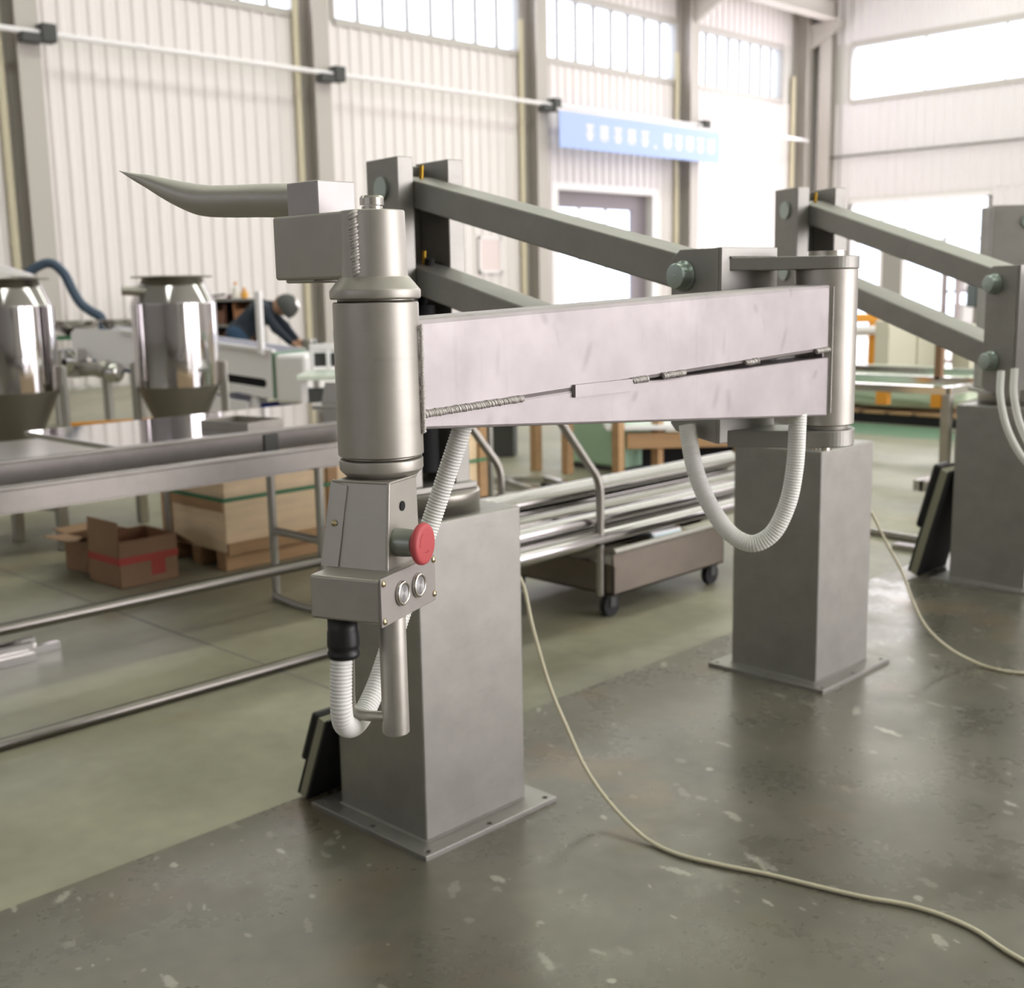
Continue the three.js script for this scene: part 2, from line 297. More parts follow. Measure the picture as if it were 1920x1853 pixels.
{ // recessed glazed door in the left wall
  const [z0, z1, , h] = DOOR, X = HX0;
  const t = struct('trim_1', [box(X, X + 0.05, 0, h + 0.16, z0 - 0.2, z0), box(X, X + 0.05, 0, h + 0.16, z1, z1 + 0.2), box(X, X + 0.05, h, h + 0.16, z0, z1)], M.whitePaint);
  const d = struct('door_1', [box(X - 0.26, X - 0.16, 3.2, h, z0, z1), box(X - 0.26, X - 0.16, 0, 3.2, z0, z0 + 0.52), box(X - 0.26, X - 0.16, 0, 3.2, z1 - 0.06, z1)], M.doorFrame);
  const n = 3, a = z0 + 0.52, w = (z1 - 0.06 - a) / n;
  for (let i = 0; i < n; i++) part('pane', box(X - 0.22, X - 0.214, 0.1, 3.2, a + i * w + 0.02, a + (i + 1) * w - 0.02), M.glass, d);
  for (let i = 1; i < n; i++) part('mullion', box(X - 0.24, X - 0.19, 0, 3.2, a + i * w - 0.03, a + i * w + 0.03), M.frame, d);
}
{ // glazed door of the end wall
  const d = struct('door_2', [box(-16.44, -12.66, 3.46, 3.58, HZ0 - 0.16, HZ0), box(-16.5, -16.38, 0, 3.5, HZ0 - 0.16, HZ0), box(-12.72, -12.6, 0, 3.5, HZ0 - 0.16, HZ0)], M.whitePaint);  // frame and bars coloured white in place of the glare washing over them
  const us = [-16.38, -15.55, -14.9, -13.8, -12.72];
  for (let i = 0; i < 4; i++) {
    part('pane', box(us[i] + 0.04, us[i + 1] - 0.04, 2.5, 3.46, HZ0 - 0.1, HZ0 - 0.094), M.glass, d);
    part('pane', box(us[i] + 0.04, us[i + 1] - 0.04, 0.06, 2.44, HZ0 - 0.1, HZ0 - 0.094), M.glass, d);
  }
  for (let i = 1; i < 4; i++) part('mullion', box(us[i] - 0.04, us[i] + 0.04, 0, 3.46, HZ0 - 0.14, HZ0 - 0.06), M.whitePaint, d);
  part('transom', box(-16.38, -12.72, 2.43, 2.49, HZ0 - 0.14, HZ0 - 0.06), M.whitePaint, d);
  part('door_rail', box(us[1], us[2], 0.06, 2.3, HZ0 - 0.13, HZ0 - 0.07), M.columnDark, d);
}
// H-section columns along the left wall, each with a downpipe
colZ.forEach((z, i) => {
  const X = HX0, c = struct('column_' + (i + 1), [box(X + 0.03, X + 0.06, 0, EAVE, z - 0.17, z + 0.17), box(X + 0.42, X + 0.45, 0, EAVE, z - 0.17, z + 0.17), box(X + 0.05, X + 0.43, 0, EAVE, z - 0.012, z + 0.012)], M.column);
  part('bracket', [box(X + 0.44, X + 1.3, 8.02, 8.2, z - 0.1, z + 0.1), T(extrude([[0, 0], [0.8, 0.42], [0.8, 0.5], [0, 0.5]], 0.12), X + 0.44, 7.55, z - 0.06)], M.column, c);
  part('downpipe', [cyl(X + 0.12, 0, 6.9, z + 0.3, 0.062, 0.062, 20), cyl(X + 0.12, 2.2, 2.27, z + 0.3, 0.072, 0.072, 20), cyl(X + 0.12, 4.8, 4.87, z + 0.3, 0.072, 0.072, 20)], M.cream, c);
});
struct('column_8', [box(-17.3, -16.95, 0, EAVE, HZ0 + 0.02, HZ0 + 0.05), box(-17.3, -16.95, 0, EAVE, HZ0 + 0.3, HZ0 + 0.33), box(-17.14, -17.11, 0, EAVE, HZ0 + 0.04, HZ0 + 0.31)], M.column);
struct('crane_beam', [box(-17.05, -16.7, 8.2, 8.24, HZ0 + 0.4, HZ1), box(-16.9, -16.85, 8.24, 8.7, HZ0 + 0.4, HZ1), box(-17.05, -16.7, 8.7, 8.75, HZ0 + 0.4, HZ1)], M.column);
// conduit run along the wall with its junction boxes
{
  const p = thing('conduit', 'long pale steel conduit running along the ribbed wall below the strip windows', 'conduit', [HX0 + 0.56, 5.2, 0]);
  part('pipe', [rod([0, 0, 3], [0, 0, -29.3], 0.045, 12)], M.whitePaint, p);
  for (const z of colZ.slice(1, 6)) { part('junction_box', [rb(-0.1, 0.12, -0.13, 0.13, z - 0.34, z - 0.12, 0.02), rb(-0.06, 0.1, -0.16, -0.02, z - 0.12, z + 0.18, 0.02)], M.greyDark, p); }
}
{ // conduit on the end wall
  const p = thing('conduit', 'thin grey conduit across the end wall under its strip window', 'conduit', [0, 4.75, HZ0 + 0.12]);
  part('pipe', [rod([-17.4, 0, 0], [HX1, 0, 0], 0.03, 10)], M.greyMid, p);
}
{ // banner hung from the conduit
  const cv = document.createElement('canvas'); cv.width = 1024; cv.height = 128; const c = cv.getContext('2d');
  c.fillStyle = '#a9bdf3'; c.fillRect(0, 0, 1024, 128);  // veil of glare is mixed into this pale blue
  c.fillStyle = '#f3e6ec';
  const glyph = (x, y, k) => { c.fillRect(x, y, 46, 8); c.fillRect(x + 4, y + 16, 38, 7); c.fillRect(x, y + 32, 46, 8); c.fillRect(x + 18, y, 9, 58); if (k % 2) { c.fillRect(x + 2, y + 8, 7, 46); c.fillRect(x + 37, y + 8, 7, 46); } else { c.fillRect(x + 6, y + 46, 34, 8); } };
  for (let i = 0; i < 5; i++) glyph(150 + i * 84, 36, i);
  c.fillRect(570, 84, 12, 14);
  for (let i = 0; i < 5; i++) glyph(634 + i * 76, 36, i + 1);
  const t = new THREE.CanvasTexture(cv); t.colorSpace = THREE.SRGBColorSpace;
  const b = thing('banner', 'long blue banner with a row of pale characters above the doorway', 'banner', [HX0 + 0.76, 4.33, -22]);
  const g = new THREE.PlaneGeometry(5.8, 0.74); g.rotateY(Math.PI / 2); g.translate(0.011, 0.37, 0); g.userData.ready = true;
  part('print', g, std({ map: t, roughness: 0.6 }), b);
  part('board', box(-0.01, 0.01, 0, 0.74, -2.9, 2.9), M.blue, b);
  part('rail', [rod([0, 0.76, -2.95], [0, 0.76, 2.95], 0.03, 10)], M.whitePaint, b);
}

// ---------------------------------------------------------------- steel sheet under the machines
const sheet = tag(part('floor_plate', box(-2.72, 3.2, 0, 0.008, -12, 4), M.sheet), 'dark scuffed steel sheet laid on the concrete under the pedestals', 'floor plate');
const FY = 0.008;

// ---------------------------------------------------------------- balancer machines
const R0 = 0.061;
function pedestal(g) {
  const p = part('pedestal', [rb(-0.180, 0.182, 0.012, 0.857, -0.185, 0.190, 0.006, 3), ...bead([-0.18, 0.014, 0.191], [0.182, 0.014, 0.191], 0.004, 40), ...bead([0.183, 0.014, -0.18], [0.183, 0.014, 0.19], 0.004, 40)], M.blast, g);
  const holes = []; for (const x of [-0.222, 0, 0.222]) for (const z of [-0.222, 0, 0.222]) if (x || z) holes.push(circlePts(x, z, 0.008, 12).reverse());
  part('base_plate', T(extrude([[-0.247, -0.245], [0.243, -0.245], [0.243, 0.249], [-0.247, 0.249]], 0.012, 0.0015, holes), 0, 0, 0, -Math.PI / 2).translate(0, 0, 0), M.blast, g);
  part('bearing_ring', lathe([[0, 0.857], [0.15, 0.857], [0.15, 0.905], [0.146, 0.912], [0, 0.912]]), M.inoxDull, g);
  return p;
}
// everything that swings: frame with x along the link arms, post axis at the origin
function slewing(g, beta, drop, opts) {
  const S = new THREE.Matrix4().makeRotationY(-beta), add = (n, gs, m, parent = g) => part(n, merge(gs).applyMatrix4(S), m, parent);
  const len = 1.04, y1 = 1.695, y0 = 1.48, dp = opts.depth ?? 0.075;
  const post = add('fork_post', [rb(-dp, dp, 0.918, 1.77, 0.0525, 0.1, 0.003), rb(-dp, dp, 0.918, 1.77, -0.1, -0.0525, 0.003), rb(-dp, -dp + 0.02, 0.918, 1.762, -0.051, 0.051, 0.002), rb(-dp - 0.02, dp + 0.02, 0.912, 0.93, -0.11, 0.11, 0.004)], M.blast);
  add('gas_spring', [rod([0.02, 0.96, 0], [0.02, 1.4, 0], 0.032, 20), rod([0.02, 1.4, 0], [0.06, 1.52, 0], 0.012)], M.dark);
  for (const y of [y1, y0]) for (const s of [-1, 1]) add('pivot_pin', [T(new THREE.CylinderGeometry(0.03, 0.03, 0.012, 32), 0, y, s * 0.101, Math.PI / 2)], M.pin, post);
  for (const y of [y1, y0]) {
    const a = V(0, y, 0), b = V(len, y - drop, 0), d = b.clone().sub(a), L = d.length(), an = Math.atan2(d.y, d.x), pts = [];
    for (let i = 0; i <= 12; i++) { const t = Math.PI / 2 + i / 12 * Math.PI; pts.push([0.034 * Math.cos(t), 0.034 * Math.sin(t)]); }
    for (let i = 0; i <= 12; i++) { const t = -Math.PI / 2 + i / 12 * Math.PI; pts.push([L + 0.034 * Math.cos(t), 0.034 * Math.sin(t)]); }
    const geo = extrude(pts, 0.096, 0.004); geo.translate(0, 0, -0.048); geo.rotateZ(an); geo.translate(0, y, 0);
    const link = add('link_arm', [geo], M.blast);
    add('grease_nipple', [rod([0.03, y + 0.02, 0], [0.035, y + 0.06, 0], 0.006, 8)], M.brass, link);
  }
  const by = y1 - drop, B0 = by - 0.315, B1 = by + 0.05;
  const cheek = [[-0.035, B0 + 0.03], [-0.02, B0 + 0.016], [0.086, B0], [0.086, B1], [-0.012, B1], [-0.035, B1 - 0.018]].map(([x, y]) => [x + len, y]);
  const br = add('bracket', [extrude(cheek, 0.016, 0.002).translate(0, 0, 0.056), extrude(cheek, 0.016, 0.002).translate(0, 0, -0.07), rb(len + 0.078, len + 0.093, B0, B1 + 0.001, -0.085, 0.072, 0.002), rb(len + 0.03, len + 0.08, B0 + 0.02, B0 + 0.035, -0.05, 0.05)], M.blast);
  for (const y of [by, by - 0.215]) add('pivot_pin', [T(lathe([[0, 0.03], [0.021, 0.03], [0.024, 0.027], [0.024, 0.008], [0.029, 0.008], [0.029, 0], [0, 0]]), len, y, 0.071, Math.PI / 2), T(lathe([[0, 0.0305], [0.003, 0.0305], [0.003, 0.029], [0, 0.029]], 0, 0, 0, 12), len, y, 0.071, Math.PI / 2), T(lathe([[0, 0.02], [0.024, 0.02], [0.024, 0], [0, 0]]), len, y, -0.062, -Math.PI / 2)], M.pin, br);
  // plates holding the elbow barrel
  const rx = len + 0.188, rz = -0.112, hull = [[len + 0.093, 0.05]];
  const arc = []; for (let i = 0; i <= 20; i++) { const t = 0.8 - 2.5 * i / 20; arc.push([rx + 0.0595 * Math.cos(t), rz + 0.0595 * Math.sin(t)]); }
  const outline = [...hull, ...arc, [len + 0.0925, -0.083]].map(([x, z]) => [x, -z]);
  const lev = h => extrude(outline, h, 0.002).rotateX(-Math.PI / 2);
  add('hinge_plate', [lev(0.02).translate(0, by + 0.0095, 0), ...bead([len + 0.094, by + 0.031, -0.08], [len + 0.094, by + 0.031, 0.048], 0.0035, 30)], M.blast, br);
  add('hinge_plate', [lev(0.028).translate(0, by - 0.321, 0)], M.blast, br);
  add('ring_nut', [T(new THREE.CylinderGeometry(0.036, 0.036, 0.011, 12), rx, by + 0.0355, rz)], M.bolt, br);
  add('hinge_bolt', [hex(rx, by - 0.336, by - 0.322, rz, 0.019)], M.bolt, br);
  return V(rx, by, rz).applyMatrix4(S);
}
// swinging arm with hook and control handle: frame with the elbow axis at the origin, arm towards +z
function swingArm(g, at, turn) {
  const K = 0.95, S = new THREE.Matrix4().makeTranslation(at.x, 1.45 * (1 - K), at.z).multiply(new THREE.Matrix4().makeRotationY(turn)).multiply(new THREE.Matrix4().makeScale(K, K, K));
  const add = (n, gs, m, parent = g, label) => part(n, merge(gs).applyMatrix4(S), m, parent, label);
  const dy = (at.y - 1.4655) / K, LZ = 1.14, q = gs => [].concat(gs).map(x => x.translate(0, dy - FY / K, 0));
  const Lx = -0.005;
  const arm = add('swing_arm', q([box(-0.03, 0.03, 1.3, 1.38, 0.02, 0.06)]), M.beam);
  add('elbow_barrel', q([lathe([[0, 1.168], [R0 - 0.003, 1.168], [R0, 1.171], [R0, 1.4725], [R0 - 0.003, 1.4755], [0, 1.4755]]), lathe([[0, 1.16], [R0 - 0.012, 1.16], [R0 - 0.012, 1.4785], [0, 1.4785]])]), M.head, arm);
  // upper box tube and the wedge under it, with the weld slit between
  const yz = (pts, x0, x1, r) => { const e = extrude(pts, x1 - x0 - 2 * r, r); e.translate(0, 0, x0 + r); return e.applyMatrix4(new THREE.Matrix4().makeBasis(V(0, 0, 1), V(0, 1, 0), V(-1, 0, 0))); };
  const tubeG = yz([[0.045, 1.318], [1.108, 1.283], [1.108, 1.4115], [0.045, 1.4455]], -0.043, 0.037, 0.0075).scale(-1, 1, 1);
  const flip = G => { const i = G.index; G = i ? G.toNonIndexed() : G; const p = G.attributes.position, n = G.attributes.normal; for (let k = 0; k < p.count; k += 3) for (const a of [p, n]) { const t = [a.getX(k + 1), a.getY(k + 1), a.getZ(k + 1)]; a.setXYZ(k + 1, a.getX(k + 2), a.getY(k + 2), a.getZ(k + 2)); a.setXYZ(k + 2, ...t); } return G; };
  add('box_tube', q([flip(tubeG)]), M.beam, arm);
  const wedge = yz([[0.045, 1.189], [1.112, 1.2665], [1.112, 1.286], [0.66, 1.3005], [0.6, 1.2975], [0.045, 1.3055]], -0.043, 0.037, 0.004).scale(-1, 1, 1);
  add('wedge_tube', q([flip(wedge)]), M.beam, arm);
  const sl = z => 1.3215 - (z - 0.045) * 0.0325;
  add('filler_strip', q([box(0.03, 0.0426, 1.285, 1.304, 0.66, 0.80)]), M.beam, arm);
  add('weld_bead', q([[0.91, 1.1], [0.62, 0.66], [0.52, 0.58], [0.3, 0.34], [0.05, 0.1]].flatMap(([a, b]) => bead([0.0395, sl(a) - 0.001, a], [0.0395, sl(b) - 0.001, b], 0.0055, Math.round((b - a) * 330)))), M.weld, arm);
  add('weld_bead', q([...bead([0.041, 1.195, 0.044], [0.041, 1.44, 0.044], 0.0026, 90), ...bead([0.0445, 1.262, 1.106], [0.0445, 1.405, 1.106], 0.0036, 60)]), M.weld, arm);
  // head barrel
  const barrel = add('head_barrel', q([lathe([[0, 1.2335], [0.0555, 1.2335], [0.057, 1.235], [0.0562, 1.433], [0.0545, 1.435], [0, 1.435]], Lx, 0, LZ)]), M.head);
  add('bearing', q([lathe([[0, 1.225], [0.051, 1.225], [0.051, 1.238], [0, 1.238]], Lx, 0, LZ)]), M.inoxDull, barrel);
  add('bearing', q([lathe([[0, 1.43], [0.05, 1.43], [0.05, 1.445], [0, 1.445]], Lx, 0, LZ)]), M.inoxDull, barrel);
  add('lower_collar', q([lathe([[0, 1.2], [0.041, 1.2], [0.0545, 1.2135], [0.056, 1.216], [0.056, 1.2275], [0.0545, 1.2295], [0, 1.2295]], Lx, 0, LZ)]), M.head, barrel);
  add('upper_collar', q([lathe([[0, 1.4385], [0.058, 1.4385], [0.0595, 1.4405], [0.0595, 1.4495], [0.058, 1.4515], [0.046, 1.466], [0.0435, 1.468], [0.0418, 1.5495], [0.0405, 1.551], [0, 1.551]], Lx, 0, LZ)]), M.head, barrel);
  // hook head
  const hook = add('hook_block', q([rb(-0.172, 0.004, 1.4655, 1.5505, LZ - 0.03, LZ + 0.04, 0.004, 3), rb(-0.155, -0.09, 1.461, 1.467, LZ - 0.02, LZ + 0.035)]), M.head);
  add('weld_bead', q([...bead([0.008, 1.47, LZ + 0.0395], [0.006, 1.548, LZ + 0.0395], 0.0075, 18)]), M.weld, hook);
  add('clamp_block', q([rb(-0.146, -0.077, 1.5495, 1.594, LZ - 0.03, LZ + 0.032, 0.002, 3)]), M.clamp, hook);
  add('hook_bolt', q([hex(-0.005, 1.5565, 1.5685, LZ, 0.0155, 0.35), cyl(-0.005, 1.5505, 1.5565, LZ, 0.0135)]), M.bolt, hook);
  { // horn-like hook, tapering to a point
    const pts = [[-0.14, 1.572], [-0.24, 1.5785], [-0.33, 1.583], [-0.40, 1.5885], [-0.455, 1.5995], [-0.51, 1.6135], [-0.56, 1.6275], [-0.605, 1.6385], [-0.655, 1.652]], c = curve(pts.map(([x, y]) => [x, y, LZ + 0.004]));
    const n = 60, s = 24, pos = [], idx = [], fr = c.computeFrenetFrames(n, false);
    for (let i = 0; i <= n; i++) { const t = i / n, P = c.getPointAt(t), r = t < 0.5 ? 0.0234 : 0.0234 * Math.max(0.02, 1 - ((t - 0.5) / 0.5) ** 1.35); for (let k = 0; k < s; k++) { const a = k / s * 2 * Math.PI, Q = P.clone().addScaledVector(fr.normals[i], Math.cos(a) * r).addScaledVector(fr.binormals[i], Math.sin(a) * r); pos.push(Q.x, Q.y, Q.z); } }
    for (let i = 0; i < n; i++) for (let k = 0; k < s; k++) { const a = i * s + k, b = i * s + (k + 1) % s; idx.push(a, b, a + s, b, b + s, a + s); }
    const h = new THREE.BufferGeometry(); h.setAttribute('position', new THREE.Float32BufferAttribute(pos, 3)); h.setIndex(idx); h.computeVertexNormals();
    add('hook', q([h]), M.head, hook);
  }
  // control handle, turned about the head axis
  const H = new THREE.Matrix4().makeTranslation(0.0265, dy - FY / K, 1.182).multiply(new THREE.Matrix4().makeRotationY(0.367));
  const addH = (n, gs, m, parent, label) => part(n, merge(gs).applyMatrix4(H).applyMatrix4(S), m, parent, label);
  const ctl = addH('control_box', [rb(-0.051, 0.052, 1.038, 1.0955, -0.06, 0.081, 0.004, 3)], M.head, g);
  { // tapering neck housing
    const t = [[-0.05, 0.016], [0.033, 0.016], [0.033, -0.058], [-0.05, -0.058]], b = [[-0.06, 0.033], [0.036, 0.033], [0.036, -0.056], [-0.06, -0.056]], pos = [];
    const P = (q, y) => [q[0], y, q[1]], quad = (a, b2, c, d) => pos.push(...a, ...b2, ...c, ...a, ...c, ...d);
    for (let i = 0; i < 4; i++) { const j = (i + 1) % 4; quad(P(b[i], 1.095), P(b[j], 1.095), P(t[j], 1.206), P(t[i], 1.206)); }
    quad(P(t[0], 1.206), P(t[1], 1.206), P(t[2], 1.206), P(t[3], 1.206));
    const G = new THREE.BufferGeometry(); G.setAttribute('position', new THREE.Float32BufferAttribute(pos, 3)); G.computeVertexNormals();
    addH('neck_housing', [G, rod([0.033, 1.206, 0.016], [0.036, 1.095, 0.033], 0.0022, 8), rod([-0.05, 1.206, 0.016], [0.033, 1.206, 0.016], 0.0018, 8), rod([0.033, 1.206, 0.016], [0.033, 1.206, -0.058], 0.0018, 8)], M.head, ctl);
    const cov = (x0, x1, z) => [x0, x1, z];
    const cp = [[-0.0515, 0.0175, 1.2055], [-0.027, 0.0175, 1.2005], [-0.036, 0.0345, 1.096], [-0.0615, 0.0345, 1.096]], cpos = [];
    const f = cp.map(([x, z, y]) => [x, y, z + 0.0012]), k = cp.map(([x, z, y]) => [x, y, z - 0.001]), side = (a, b2) => cpos.push(...f[a], ...k[a], ...k[b2], ...f[a], ...k[b2], ...f[b2]);
    cpos.push(...f[0], ...f[2], ...f[1], ...f[0], ...f[3], ...f[2]); side(0, 1); side(1, 2); side(2, 3); side(3, 0);
    const CG = new THREE.BufferGeometry(); CG.setAttribute('position', new THREE.Float32BufferAttribute(cpos, 3)); CG.computeVertexNormals();
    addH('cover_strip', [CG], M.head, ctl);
  }
  const scr = (x, y, z, ax) => { const s = lathe([[0, 0.0032], [0.002, 0.003], [0.0042, 0.0015], [0.0046, 0], [0, 0]], 0, 0, 0, 14), c = [box(-0.003, 0.003, 0.0028, 0.0036, -0.0006, 0.0006)]; const m = mergeGeometries([metricUV(s), metricUV(c[0])]); return ax === 'x' ? T(m, x, y, z, 0, 0, -Math.PI / 2) : T(m, x, y, z, Math.PI / 2); };
  addH('screw', [scr(-0.0435, 1.152, 0.0275, 'z')], M.screw, ctl);
  const panel = addH('button_panel', [rb(0.052, 0.0552, 1.0355, 1.098, -0.063, 0.084, 0.001)], M.panel, ctl);
  for (const [y, z] of [[1.091, 0.078], [1.0425, 0.078], [1.0925, -0.057], [1.0455, -0.0575]]) addH('screw', [scr(0.0552, y, z, 'x')], M.screw, panel);
  for (const z of [0.0325, -0.012]) {
    const B = gs => gs.map(x => T(x, 0.0552, 1.0685, z, 0, 0, -Math.PI / 2));
    const pb = addH('push_button', B([lathe([[0.0118, 0.0035], [0.0125, 0.0052], [0.0148, 0.0055], [0.0165, 0.0035], [0.0165, 0], [0.0118, 0]])]), M.bright, panel);
    const d = new THREE.CircleGeometry(0.0105, 40).rotateY(Math.PI / 2).translate(0.0552 + 0.0042, 1.0685, z); d.userData.ready = true;
    const dm = new THREE.Mesh(d.applyMatrix4(H).applyMatrix4(S), std({ map: buttonSheen, metalness: 0.55, roughness: 0.35 })); dm.name = 'button_cap'; pb.add(dm);
    addH('button_groove', B([lathe([[0, 0.0036], [0.012, 0.0036], [0.012, 0.001], [0, 0.001]])]), M.greyMid, pb);
  }
  { // emergency stop
    const E = gs => gs.map(x => T(x, 0.034, 1.1275, 0.003, 0, 0, -Math.PI / 2));
    const e = addH('emergency_stop', E([lathe([[0, 0.0285], [0.0165, 0.0285], [0.0175, 0.027], [0.0185, 0.012], [0.0188, 0.002], [0.0188, 0], [0, 0]])]), M.collar, ctl);
    addH('mushroom_button', E([lathe([[0, 0.0445], [0.02, 0.0442], [0.024, 0.0436], [0.0262, 0.0422], [0.0275, 0.0395], [0.0275, 0.0365], [0.0262, 0.0345], [0.021, 0.0305], [0.017, 0.028], [0, 0.028]])]), M.red, e);
    for (const a of [-0.6, 1.5]) { const ps = []; for (let i = 0; i <= 10; i++) { const t = a + i / 10 * 1.1; ps.push([0.014 * Math.cos(t) * (a < 0 ? 0.75 : 1.28), 0.0445 - (a < 0 ? 0.0003 : 0.0004), 0.014 * Math.sin(t) * (a < 0 ? 0.75 : 1.28)]); } addH('arrow_mark', E([tube(ps, 0.0006, 14, 6)]), M.redDark, e); }
  }
  addH('cable_hole', [T(new THREE.CylinderGeometry(0.0065, 0.0065, 0.002, 20), 0.0345, 1.172, -0.015, 0, 0, Math.PI / 2)], M.dark, ctl);
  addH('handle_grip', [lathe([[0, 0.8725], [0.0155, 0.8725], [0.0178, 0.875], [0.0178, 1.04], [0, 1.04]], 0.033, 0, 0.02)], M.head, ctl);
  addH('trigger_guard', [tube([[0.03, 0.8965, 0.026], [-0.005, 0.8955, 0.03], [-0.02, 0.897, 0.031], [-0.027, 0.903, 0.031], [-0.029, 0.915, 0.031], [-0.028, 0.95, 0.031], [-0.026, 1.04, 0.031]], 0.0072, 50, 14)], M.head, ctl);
  addH('cable_gland', [lathe([[0, 0.984], [0.0195, 0.984], [0.0212, 0.987], [0.0212, 0.991], [0.0198, 0.993], [0.02, 0.998], [0.0212, 1.0], [0.0212, 1.003], [0.0205, 1.018], [0.0195, 1.022], [0.0195, 1.039], [0, 1.039]], -0.017, 0, 0.06)], M.blackPlastic, ctl);
}
function balancer(label, cx, cz, beta, drop, turn, opts = {}) {
  const g = thing('balancer_machine', label, 'machine', [cx, FY, cz], 0, 'balancer machines in a row');
  pedestal(g);
  const e = slewing(g, beta, drop, opts);
  if (turn !== null) swingArm(g, V(e.x, e.y + FY, e.z), turn);
  return g;
}
const deg = Math.PI / 180;
const m1 = balancer('nearest grey steel balancer machine with hooked arm, red emergency stop and control handle', -2.395, -2.093, 8 * deg, 0.2375, 0);
const shift = pts => pts.map(([x, y, z]) => [x + 2.395, y - FY, z + 2.093]), near = pts => shift(pts.map(([x, y, z]) => [0.95 * x, 1.45 + 0.95 * (y - 1.45), 0.95 * z]));
part('control_hose', [hoseGeo(near([[-1.192, 0.992, -0.892], [-1.190, 0.946, -0.887], [-1.190, 0.913, -0.886], [-1.196, 0.892, -0.894], [-1.21, 0.879, -0.919], [-1.225, 0.884, -0.948], [-1.239, 0.911, -0.984], [-1.26, 0.966, -1.034], [-1.273, 1.028, -1.079], [-1.271, 1.098, -1.112], [-1.254, 1.175, -1.134], [-1.228, 1.262, -1.152]]), 0.0139, 0.00447, 0.09)], M.hose, m1, 'white corrugated hose looping up from the control box');
part('elbow_hose', [hoseGeo(shift([[-1.345, 1.185, -1.846], [-1.339, 1.16, -1.844], [-1.321, 1.113, -1.835], [-1.297, 1.065, -1.831], [-1.265, 1.016, -1.834], [-1.231, 0.981, -1.843], [-1.2, 0.971, -1.856], [-1.172, 0.989, -1.873], [-1.151, 1.042, -1.89], [-1.142, 1.111, -1.9], [-1.142, 1.215, -1.908]]), 0.0166, 0.0052, 0.05)], M.hoseOld, m1, 'white corrugated hose hanging in a deep loop under the elbow');
const m2 = balancer('second grey steel balancer machine, its link arms sloping down beyond the elbow barrel', -2.29, -3.875, 26.3 * deg, 0.268, 100 * deg);
for (const o of [0, 0.026]) part('elbow_hose', [hoseGeo([[-1.325, 1.2, -3.26], [-1.315, 1.13, -3.24], [-1.28, 1.03, -3.23], [-1.22, 0.95, -3.235], [-1.15, 0.93, -3.27], [-1.1, 1.0, -3.32], [-1.08, 1.15, -3.4]].map(([x, y, z]) => [x + 2.29 + o, y - FY + o * 0.2, z + 3.875 - o]), 0.0105, 0.006, 0.05, 12, 4)], M.hoseOld, m2);
const m3 = balancer('farthest grey steel balancer machine with a pale round pin on its broad dark post', -2.25, -5.67, -40 * deg, 0.25, 60 * deg, { depth: 0.15 });
// boards leaning against the backs of the pedestals
function leaner(label, x, z) {
  const g = thing('leaning_board', label, 'board', [x, FY, z], 0, 'dark boards leaning on the pedestals');
  const R = gs => gs.map(q => q.rotateZ(-0.34));
  part('backing_sheet', R([rb(-0.01, 0.0, 0, 0.42, -0.17, 0.145, 0.003)]), M.rubber, g);
  part('core_board', R([rb(-0.045, -0.01, 0.0, 0.415, -0.17, 0.15, 0.002)]), M.boardCore, g);
  part('facing_sheet', R([rb(-0.056, -0.045, 0.0, 0.42, -0.17, 0.152, 0.002)]), M.rubber, g);
  part('rubber_pad', R([rb(-0.085, -0.056, 0.17, 0.42, 0.02, 0.155, 0.014, 3)]), M.blackPlastic, g);
  return g;
}
{ const b = leaner('dark rubber-padded board leaning on the back of the nearest pedestal', -2.69, -1.985); b.scale.set(0.8, 0.66, 0.8); }
{ const b = leaner('tall black padded board leaning on the farthest pedestal', -2.575, -5.6); b.scale.set(1, 1.35, 1); }
// loose power cables on the floor plate
tag(part('power_cable', [tube([[-2.45, 0.72, -2.285], [-2.40, 0.67, -2.40], [-2.372, 0.596, -2.441], [-2.306, 0.468, -2.418], [-2.226, 0.311, -2.402], [-2.151, 0.204, -2.393], [-2.077, 0.126, -2.375], [-1.995, 0.07, -2.359], [-1.86, 0.03, -2.32], [-1.79, 0.016, -2.308], [-1.698, 0.014, -2.302], [-1.586, 0.014, -2.328], [-1.471, 0.014, -2.366], [-1.354, 0.014, -2.394], [-1.244, 0.014, -2.423], [-1.154, 0.014, -2.458], [-1.069, 0.014, -2.468], [-0.99, 0.014, -2.457], [-0.903, 0.014, -2.419], [-0.8, 0.014, -2.39]], 0.0054, 180, 10)], M.cable), 'cream power cable trailing from the nearest pedestal across the steel sheet', 'cable', 'power cables');
tag(part('power_cable', [tube([[-2.26, 0.66, -4.055], [-2.225, 0.6, -4.2], [-2.203, 0.558, -4.238], [-2.15, 0.444, -4.261], [-2.093, 0.33, -4.29], [-2.025, 0.219, -4.259], [-1.952, 0.13, -4.24], [-1.864, 0.06, -4.26], [-1.76, 0.018, -4.285], [-1.676, 0.014, -4.28], [-1.598, 0.014, -4.307], [-1.4, 0.014, -4.38]], 0.0056, 100, 10)], M.cable), 'cream power cable trailing from the second pedestal', 'cable', 'power cables');
